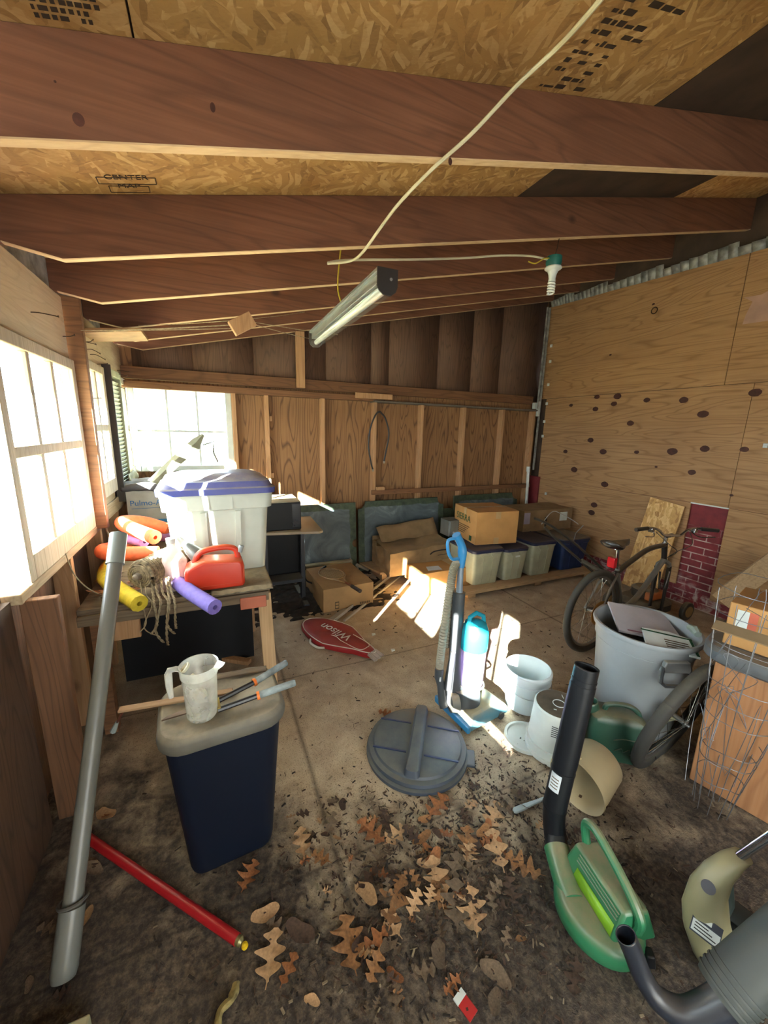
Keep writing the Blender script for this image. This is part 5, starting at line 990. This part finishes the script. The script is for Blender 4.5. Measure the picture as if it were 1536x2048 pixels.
b = MB(); [b.box(.15, .155, -.003, -.001, .80+.03*i, .822+.03*i, bm2) for i in range(4)]; b.build('printed_mark', M_btext, t); MB().box(0,.3,-.04,.02,.935,.94,bm2@TR(0,.02,.02,rx=.3)).build('flap', M_cardd, t)
t = thing('red_carton', 'bright red striped packet at the right edge above the cabinet', 'packet', (2.28,.76,.96)); MB().box(.18,.34,.03,.10,.945,1.16,bm2).build('packet', plain('packet_red', 'c04040', .5), t); b = MB(); [b.box(.18,.34,.028,.03,.96+.025*i,.966+.025*i,bm2) for i in range(8)]; b.build('stripe', plain('stripe_pale', 'd09088', .5), t)
# wire cage
M_wire = plain('galvanised_wire', '74767a', .4, .7); t = thing('wire_cage', 'tangled grey wire fencing cage standing in front of the cabinet', 'wire cage', (1.97,.66,0)); cc = Vector((2.10, .70, 0)); lean = Vector((.10, -.02, 1))
def cp_(a, z, r=None):
    r = r if r else .065+.12*z+.01*noise.noise(Vector((a*2, z*3, 0))); return cc+Vector((r*cos(a)*1.0-.10, r*sin(a)*1.0, z))+Vector((.12*z, 0, 0))
for z in (.16,.27,.33,.47,.54,.62,.78,.80,.93,1.04): MB().tube([cp_(i*2*pi/28, z+.02*noise.noise(Vector((cos(i*2*pi/28), sin(i*2*pi/28), z*4)))) for i in range(28)], .0016, 5, closed=True).build('hoop_wire', M_wire, t)
for k in range(11): a = k*2*pi/11; MB().tube([cp_(a+.10*noise.noise(Vector((a, z*3, 5))), z) for z in [.0+.11*i for i in range(10)]], .0016, 5).build('upright_wire', M_wire, t)
for k in range(9):
    q = R.uniform(2.2, 4.4); z = R.uniform(.1, .8); MB().tube(bez([cp_(q+R.uniform(-.8,.8), max(.02, z+R.uniform(-.25,.3)), .10+R.uniform(-.02,.05)) for _ in range(4)], 6), .0013, 5).build('loose_wire', M_wire, t)
# ---- leaf blower
M_lg = plain('blower_green', '1f7a52', .35, dust=.75, dcol='8a7a62', var=.05); M_lb = plain('blower_black', '101318', .45, dust=.12, dcol='5a564c', var=.04, **{'Specular IOR Level': .3})
t = thing('leaf_blower', 'green electric leaf blower with an upright ribbed black tube and lime sticker', 'leaf blower', (1.14, .64, 0))
c = Vector((1.125, .615)); b = MB(); ol = []
for i in range(40):
    a = 2*pi*i/40; r = .128+.0*a; ol.append((c.x+r*cos(a), c.y+r*sin(a)*1.12))
b.loft([[Vector((c.x+(x-c.x)*s, c.y+(y-c.y)*s, z)) for x, y in ol] for s, z in ((.90,.004),(1.0,.02),(1.02,.05),(.98,.075),(.86,.09),(.5,.094))]); b.build('fan_housing', M_lg, t, smooth=40)
hm = Matrix.Translation((1.165, .62, 0))@Matrix.Rotation(atan2(.50-.72, 1.155-1.20)+pi, 4, 'Z')   # local x along the motor body
b = MB(); b.loft([[hm@Vector((x, y, z)) for x, y in P] for P, z in (([(-.13,-.085),(.12,-.085),(.13,.085),(-.12,.085)], .07), ([(-.12,-.042),(.105,-.042),(.115,.042),(-.11,.042)], .185))]); b.build('motor_body', M_lg, t, bev=.01, smooth=40)
MB().tube(bez([hm@Vector(p) for p in ((.105,0,.17),(.125,0,.23),(.11,0,.262),(.06,0,.268),(-.06,0,.225),(-.125,0,.18),(-.125,0,.13))], 6), .0155, 10).build('handle', M_lg, t)
side_ = 1
for z in (.165,.172,.179): pass
b = MB(); b.add([hm@Vector(p) for p in ((-.105,.0775,.095),(.07,.0775,.095),(.068,.0640,.132),(-.10,.0640,.132))], [(0,1,2,3)]); b.build('lime_sticker', plain('lime_sticker', '8fc832', .4), t, solid=.0015)
b = MB(); b.add([hm@Vector(p) for p in ((-.105,-.0775,.095),(.07,-.0775,.095),(.068,-.0640,.132),(-.10,-.0640,.132))], [(0,1,2,3)]); b.build('lime_sticker', bpy.data.materials['lime_sticker'], t, solid=.0015)
for k in range(3):
    for s in (-1, 1): MB().tube([hm@Vector((-.10, s*(.0585-.004*k), .148+.011*k)), hm@Vector((.08, s*(.0585-.004*k), .148+.011*k))], .0022, 6).build('vent_rib', M_lg, t)
MB().tube([(1.06,.66,.06),(1.09,.73,.07),(1.13,.80,.09)], [.044,.042,.047], 24).build('outlet', M_lg, t)
e0 = Vector((1.157,.853,.22)); e1 = Vector((1.27,.885,.79)); d = (e1-e0).normalized()
MB().tube(bez([(1.125,.79,.088),(1.150,.83,.115),(1.153,.845,.16),e0], 7), .0415, 24).build('elbow', M_lb, t)
b = MB(); b.tube([e0, e0+d*.155], [.0435,.044], 28); b.build('lower_tube', M_lb, t)
P = [e0+d*(.155+(( e1-e0).length-.155)*i/60) for i in range(61)]; uu = d.orthogonal().normalized(); ww = d.cross(uu); rings = [[p+(uu*cos(q)+ww*sin(q))*(.0425*(1+(.045 if (j % 2 and 3 < i < 50) else 0))) for j, q in enumerate([2*pi*j/48 for j in range(48)])] for i, p in enumerate(P)]
b = MB(); b.loft(rings, caps=False); b.build('upper_tube', M_lb, t, smooth=60, solid=.003)
for s, r in ((.0,.0455),(.155,.0455),(.51,.046),(.53,.046)): q = e0+d*s; MB().tube([q-d*.003, q+d*.003], r, 28).build('tube_ring', M_lb, t)
tov = (Vector((0,0,1.66))-e0); tov = (tov-d*tov.dot(d)).normalized(); sv = d.cross(tov); b = MB(); cs = e0+d*.115
grid = [(i, j) for i in range(7) for j in (0, 1)]; b.add([cs+d*(.035*(2*j-1))+(tov*cos(-.9+.16*i)+sv*sin(-.9+.16*i))*.0457 for i, j in grid], [(2*i, 2*i+2, 2*i+3, 2*i+1) for i in range(6)]); tl = b.build('tube_label', plain('tube_label', 'c8d0d4', .4), t)
b = MB(); [b.add([cs+d*(-.022+.012*k+dd)+(tov*cos(q)+sv*sin(q))*.0461 for q in (-.75,-.5,-.25,-.1) for dd in (0,.004)], [(0,2,3,1),(2,4,5,3),(4,6,7,5)]) for k in range(4)]; b.build('label_print', M_btext, tl)
MB().bar((1.17,.475,.03), (1.19,.46,.035), .03, .05).build('plug_socket', M_lb, t, bev=.005)
# white plastic handle on the floor
tag(MB().loft([[Vector((x, y+w*s, z)) for s, z in ((-1,.004),(-.9,.014),(.9,.014),(1,.004))] for x, y, w in ((1.135,1.03,.006),(1.145,1.032,.013),(1.19,1.03,.013),(1.25,1.028,.008),(1.31,1.025,.006))]).build('plastic_scraper', plain('scraper_white', 'a9b4b6', .4), loc=(1.2,1.03,0), bev=.002), 'small whitish plastic scraper handle on the floor left of the blower tube', 'scraper')
# ---- string trimmer
M_tr = plain('trimmer_tan', '8f8a68', .45, dust=.35, var=.05); t = thing('string_trimmer', 'tan electric string trimmer head with a silver shaft at the lower right', 'string trimmer', (1.35,.4,0))
b = MB(); rr = []
for p, w, d_ in (((1.355,.352,.035),.048,.040),((1.345,.375,.07),.062,.055),((1.335,.40,.14),.068,.058),((1.335,.42,.20),.062,.052),((1.345,.43,.27),.050,.044),((1.37,.425,.33),.038,.036),((1.405,.413,.375),.030,.030),((1.435,.402,.392),.024,.025)):
    p = Vector(p); xx = Vector((.80,-.6,0)); yy = Vector((.6,.8,0)); rr.append([p+xx*w*cos(a)+yy*d_*sin(a)+Vector((0,0,-.25*w*cos(a) if p.z > .3 else 0)) for a in [i*2*pi/16 for i in range(16)]])
b.loft(rr); b.build('motor_housing', M_tr, t, smooth=50)
MB().tube([(1.42,.407,.385),(1.455,.365,.50),(1.50,.30,.68),(1.60,.15,1.05)], .0125, 14).build('shaft', M_ch, t)
vw = (Vector((0,0,1.66))-Vector((1.33,.40,.15))).normalized(); 
MB().cyl(Vector((1.345,.43,.275))+vw*.038, Vector((1.345,.43,.275))+vw*.050, .018, n=20).build('pivot_button', plain('button_grey', '4a4c54', .4), t)
X = Matrix.Translation(Vector((1.325,.405,.155))+vw*.064)@vw.to_track_quat('Z','Y').to_matrix().to_4x4(); 
lb_ = MB().box(-.035,.035,-.028,.028,-.002,.001,X).build('label', plain('label_dark', '2c3440', .4), t, smooth=0); MB().box(-.032,.01,.012,.024,.001,.002,X).box(-.032,.033,-.024,.006,.001,.002,X).build('label_white_area', M_white, lb_, smooth=0)
b = MB(); [b.box(-.026,.026-.01*k,-.018+.008*k,-.015+.008*k,.002,.0026,X) for k in range(3)]; b.build('label_print', M_blk, lb_)
MB().cyl((1.355,.350,.004), (1.355,.352,.03), .038, n=24).build('spool', plain('spool_pale', '7f8a80', .5), t); 
b = MB(); b.lathe([(.06,.0),(.16,.03),(.165,.05),(.06,.07)], 20, Matrix.Translation((1.42,.38,.03)), a0=-1.3, a1=1.2); b.build('guard', plain('guard_dark', '1c211f', .5), t, solid=.004)
MB().tube([(1.40,.45,.28),(1.46,.44,.24),(1.475,.43,.15),(1.44,.42,.08)], [.02,.028,.03,.02], 12).build('assist_handle', plain('handle_darkgreen', '1f2a26', .5), t)
# ---- blower vac: big grey tube with curved dark hose
M_bt = plain('tube_grey_green', '3a403e', .55, dust=.08, var=.05); t = thing('blower_vacuum', 'large dark grey tube with ridged collar and curved open-ended blue-black pipe, lower right corner', 'blower vacuum', (1.15,.3,0))
e0 = Vector((1.16,.295,.20)); e1 = Vector((1.49,.20,.55)); d = (e1-e0).normalized()
MB().tube([e0, e0+d*.02, e1], [.06,.064,.064], 32).build('main_tube', M_bt, t)
for k in range(4): q = e0+d*(.012+.016*k); MB().tube([q, q+d*.006], .067, 32).build('collar_ridge', M_bt, t)
P = bez([(1.005,.463,.255),(1.02,.445,.21),(1.035,.415,.15),(1.055,.375,.115),(1.10,.325,.12),(1.175,.285,.19)], 8); k = len(P)
MB().tube(P, [.026+.014*min(1, max(0, (i/k-.5)*2)) for i in range(k)], 24, caps=False).build('curved_pipe', plain('pipe_blueblack', '252a34', .35, dust=.1), t, solid=.003, smooth=60)
t['note'] = ''; del t['note']
# ---- small packet, rotten stick
t = thing('paper_packet', 'small red and white paper packet on the floor at the bottom edge', 'packet', (.58,.62,0)); MB().prism([(-.018,-.03),(.018,-.03),(.018,.03),(-.018,.03)], .004, TR(.585,.625,.004, rz=.3)).build('packet', plain('packet_red2', 'b02a28', .5), t); MB().box(-.019,.019,.012,.031,.004,.009,TR(.585,.625,.0, rz=.3)).build('white_band', M_white, t)
b = MB(); P = bez([(-.085,.86,.012),(-.075,.89,.016),(-.045,.905,.013),(-.03,.935,.012)], 6); b.tube([p+Vector((0,0,.003*noise.noise(p*60))) for p in P], [.016+.007*noise.noise(p*45) for p in P], 10, squash=.6); tag(b.build('rotten_wood', plain('rotten_wood', 'a3925c', .95, var=.3, bump=1, vs=40), loc=(-.06,.9,.01)), 'pale crumbly piece of rotten wood on the dirt near the bottom', 'wood piece')
# ---- fallen leaves
def oak(seed, lobes=3, asp=.3):
    rl = random.Random(seed); ph = rl.uniform(-.3, .3); n = 44; up_ = []; dn = []
    for side, out in ((1, up_), (-1, dn)):
        a1 = asp*rl.uniform(.85, 1.15); p2 = ph+rl.uniform(-.25, .25)
        for i in range(n+1):
            x = i/n
            if x < .12: w = .012
            else:
                u = (x-.12)/.88; w = a1*(sin(pi*min(1, u*.93+.03))**.6)*(.62+.42*cos(2*pi*(lobes*u+p2)+pi)*(1 if u < .9 else .5))
            out.append((x+.05*w*sin(lobes*6*x), side*max(.010, w)))
    return up_+list(reversed(dn))
def oval(seed):
    return [(.5-.5*cos(a), .24*sin(a)*(1+.2*sin(3*a))) for a in [2*pi*i/20 for i in range(20)]]
def leafmesh(name, poly, curl, mats, seed):
    # fan strips from the midrib so that the blade can curl
    rl = random.Random(seed); bm = bmesh.new(); cxm = .5
    vs = []
    for k, s in enumerate((0.0, .5, 1.0)):
        for x, y in poly:
            xx = x if s else x; yy = y*s; vs.append(bm.verts.new((xx-.5, yy, curl*(yy*yy*1.1+.25*(x-.5)**2)+.05*noise.noise(Vector((x*4+seed, yy*5, seed))))))
    n = len(poly)
    for k in range(2):
        for i in range(n):
            j = (i+1) % n
            try: bm.faces.new((vs[k*n+i], vs[k*n+j], vs[(k+1)*n+j], vs[(k+1)*n+i]))
            except ValueError: pass
    bmesh.ops.remove_doubles(bm, verts=bm.verts, dist=.0005); bmesh.ops.dissolve_degenerate(bm, edges=bm.edges, dist=.0005)
    for f in bm.faces: f.smooth = True
    me = bpy.data.meshes.new(name); bm.to_mesh(me); bm.free(); me.materials.append(mats); 
    zmin = min(v.co.z for v in me.vertices)
    for v in me.vertices: v.co.z -= zmin
    return me
LM = [plain('leaf_tan', 'b8926a', .8, var=.15, vs=14), plain('leaf_brown', '94683f', .8, var=.2, vs=14), plain('leaf_rust', '9a6238', .75, var=.2, vs=14), plain('leaf_grey_brown', '6e5c48', .85, var=.2, vs=14), plain('leaf_dark', '4a3526', .85, var=.2, vs=14)]
LN = ('tan', 'brown', 'rust-brown', 'grey-brown', 'dark brown')
LMesh = [[leafmesh('oak_leaf', oak(s, (2.6, 3, 3.4, 2.8, 3.2)[s], .30+.03*(s % 3)), .55+.3*(s % 3), m, s) for s in range(5)]+[leafmesh('oak_leaf', oval(s+9), .9, m, s+9) for s in range(2)] for m in LM]
def leaf(x, y, z, size, rz, mi, sh, label, group=None, tilt=.1):
    o = bpy.data.objects.new('fallen_leaf', LMesh[mi][sh]); C.objects.link(o); o.location = (x, y, z); o.scale = (size, size, size*.8)
    o.rotation_euler = (R.uniform(-tilt, tilt), R.uniform(-tilt, tilt), rz); tag(o, label, 'leaf', group); return o
for (x, y, s, rz, mi, sh, lab) in ((.075,.955,.115,1.2,0,1,'tan lobed oak leaf near the yellow tip of the red pole'),
    (.315,.885,.13,1.5,1,2,'upright-lying brown oak leaf, lower middle of the dirt floor'), (.50,.935,.15,.9,1,0,'large brown oak leaf with dark holes, centre of the leaf scatter'),
    (.465,.88,.08,1.9,0,3,'small tan oak leaf tucked under the large holed brown leaf'), (.675,.93,.135,1.3,0,4,'tall grey-tan oak leaf right of the large holed brown leaf'),
    (.745,.80,.12,1.1,0,2,'pale orange-tan oak leaf, lower right of the leaf scatter'), (.70,.84,.13,1.0,3,1,'dull grey-brown oak leaf between two tan ones'),
    (1.035,1.05,.12,.6,0,3,'tan oak leaf lying left of the white scraper handle'), (.96,.93,.13,1.2,0,0,'pinkish tan folded oak leaf nearest the blower elbow'),
    (.83,1.18,.12,.4,2,1,'rust oak leaf just in front of the blue lid'), (.52,1.19,.12,2.1,2,2,'curled rust oak leaf front left of the blue lid'), (.60,1.14,.10,.2,0,1,'small tan oak leaf between the rust leaves by the blue lid'),
    (.86,1.0,.12,.9,1,4,'brown curled oak leaf among the darkest litter'), (.24,1.26,.10,1.5,0,4,'thin pale torn leaf standing beside the black trash can'),
    (.39,.86,.09,.3,2,3,'dark rust leaf beside the upright-lying brown leaf'), (.12,.905,.07,.8,2,0,'small rust leaf right below the tan lobed leaf'),
    (.93,1.76,.09,.5,0,3,'dry pale leaf against the vacuum base'), (.86,1.80,.08,2.5,2,1,'rust leaf behind the blue lid'), (1.02,.84,.12,2.2,1,2,'brown leaf beside the green blower housing'), (.03,1.22,.09,1,2,2,'yellowish rust leaf at the foot of the trash can')):
    leaf(x, y, .003+.004*R.random(), s*1.25, rz, mi, sh, lab)
def gl(x, y): 
    return 'small dull dry leaf lost among the fine litter on the dirt floor'
for i in range(175):
    if i < 120: x = R.gauss(.68, .27); y = R.gauss(.98, .18)
    elif i < 145: x = R.gauss(.45, .4); y = R.gauss(.85, .2)
    elif i < 158: x = R.uniform(-.62,-.48); y = R.uniform(1.1,1.75)
    else: x = R.uniform(.1,.45); y = R.uniform(1.15,1.4)
    if not (-.62 < x < 1.9 and .45 < y < 1.5) and i < 145: continue
    if (x-.9)**2+(y-1.5)**2 < .30**2 or (x-1.13)**2+(y-.62)**2 < .19**2 or (-.24 < x < .2 and y > 1.2): continue
    leaf(x, y, .002+.01*R.random(), R.uniform(.03, .075) if R.random() < .7 else R.uniform(.07, .11), R.uniform(0, 6.3), R.choice((0,1,2,3,3,3,4,4)), R.randrange(7), gl(x, y), 'dry leaves scattered on the floor', .35)
for i in range(34):
    x = R.uniform(-.64, -.42); y = R.uniform(2.26, 2.62)
    leaf(x, y, .752+.05*R.random()*(1 if x < -.5 else .2), R.uniform(.06, .11), R.uniform(0, 6.3), R.choice((1,2,3,4)), R.randrange(5), 'dead brown leaf in the heap on the bench against the window wall', 'dead leaves heaped on the bench', .4)
# twigs and crumbs of litter, uncountable
b = MB()
for i in range(3600):
    if i < 3000: x = R.gauss(.85, .42); y = R.gauss(.92, .26)
    else: x = R.uniform(-.4, 3.2); y = R.uniform(.5, 3.0)
    if not (-.55 < x < 3.6 and .35 < y < 3.4) or (x-.9)**2+(y-1.5)**2 < .27**2: continue
    a = R.uniform(0, 6.3); L = R.uniform(.004, .026); w = R.uniform(.001, .007); z = R.uniform(.0, .006); b.mi = R.choice((0,1,1,2,2,2,1,3) if R.random() < .5 else (1,2))
    b.bar((x, y, z), (x+L*cos(a), y+L*sin(a), z+R.uniform(-.002, .006)), w, w*.6)
tag(b.build('floor_litter', [plain('twig', '5a4a3a', .9), LM[4], plain('soil_crumb', '2e251d', .95), plain('pale_chip', '85765e', .9)], loc=(0,0,0), smooth=0), 'fine twigs, wood chips and soil crumbs strewn over the floor', 'litter', kind='stuff')
# dirt heap under the heater and desk
b = MB(); b.grid(lambda u, v: Vector((.25+u*1.45, 3.15+v*.95, max(-.01, .05*sin(pi*u)*sin(pi*v)+.03*noise.noise(Vector((u*9, v*7, 0)))+.02*noise.noise(Vector((u*25, v*20, 0)))-.012))), 70, 50); tag(b.build('soil_heap', plain('dark_soil', '2e241c', .98, var=.3, bump=1, vs=20), loc=(0,0,0)), 'dark crumbly soil heaped under the desk and along the heater', 'soil', kind='stuff')
# ---- outside: shrubs and a tree seen through the panes
def shrub(x, y, h, r, col, label, n=900, z0=-.2):
    t = thing('shrub', label, 'shrub', (x, y, z0)); rl = random.Random(int(x*10+y*100)); b = MB()
    for i in range(n):
        a = rl.uniform(0, 2*pi); zz = rl.random(); rr = r*sqrt(rl.random())*(1-.5*zz); p = Vector((x+rr*cos(a), y+rr*sin(a), z0+.1+zz*h)); u = Vector((rl.uniform(-1,1), rl.uniform(-1,1), rl.uniform(-1,1))).normalized(); v = u.orthogonal().normalized(); s = rl.uniform(.03, .07)
        b.add([p-u*s, p+v*s*.5, p+u*s, p-v*s*.5], [(0,1,2,3)])
    b.build('foliage', plain('foliage_'+col, col, .7, var=.2), t, smooth=0)
    for k in range(5): a = rl.uniform(0, 6.3); MB().tube([(x, y, z0), (x+.3*r*cos(a), y+.3*r*sin(a), z0+h*.5), (x+.7*r*cos(a), y+.7*r*sin(a), z0+h*.95)], [.02,.012,.004], 6).build('stem', M_board, t)
shrub(-.9, 5.6, 1.75, .6, '6f8a5c', 'green shrub outside the left half of the end window'); shrub(.35, 6.0, 1.8, .7, '8a9460', 'yellow-green shrub outside the right half of the end window')
def tree(x, y, h, label):
    t = thing('bare_tree', label, 'tree', (x, y, -.2)); rl = random.Random(int(x*7)); MB().tube([(x,y,-.2),(x+.1,y,h*.5),(x+.05,y+.1,h)], [.16,.12,.05], 10).build('trunk', M_board, t); b = MB()
    for k in range(14): z = rl.uniform(.3, .95)*h; a = rl.uniform(0, 6.3); L = rl.uniform(.8, 1.8); b.tube([(x+.08,y,z), (x+.08+L*.5*cos(a), y+L*.5*sin(a), z+L*.3), (x+L*cos(a), y+L*sin(a), z+L*.8)], [.035,.02,.006], 6)
    b.build('branches', M_board, t)
tree(1.2, 9.5, 6, 'bare tree far beyond the end window'); tree(-6.0, 7.5, 6, 'bare tree outside past the left windows')
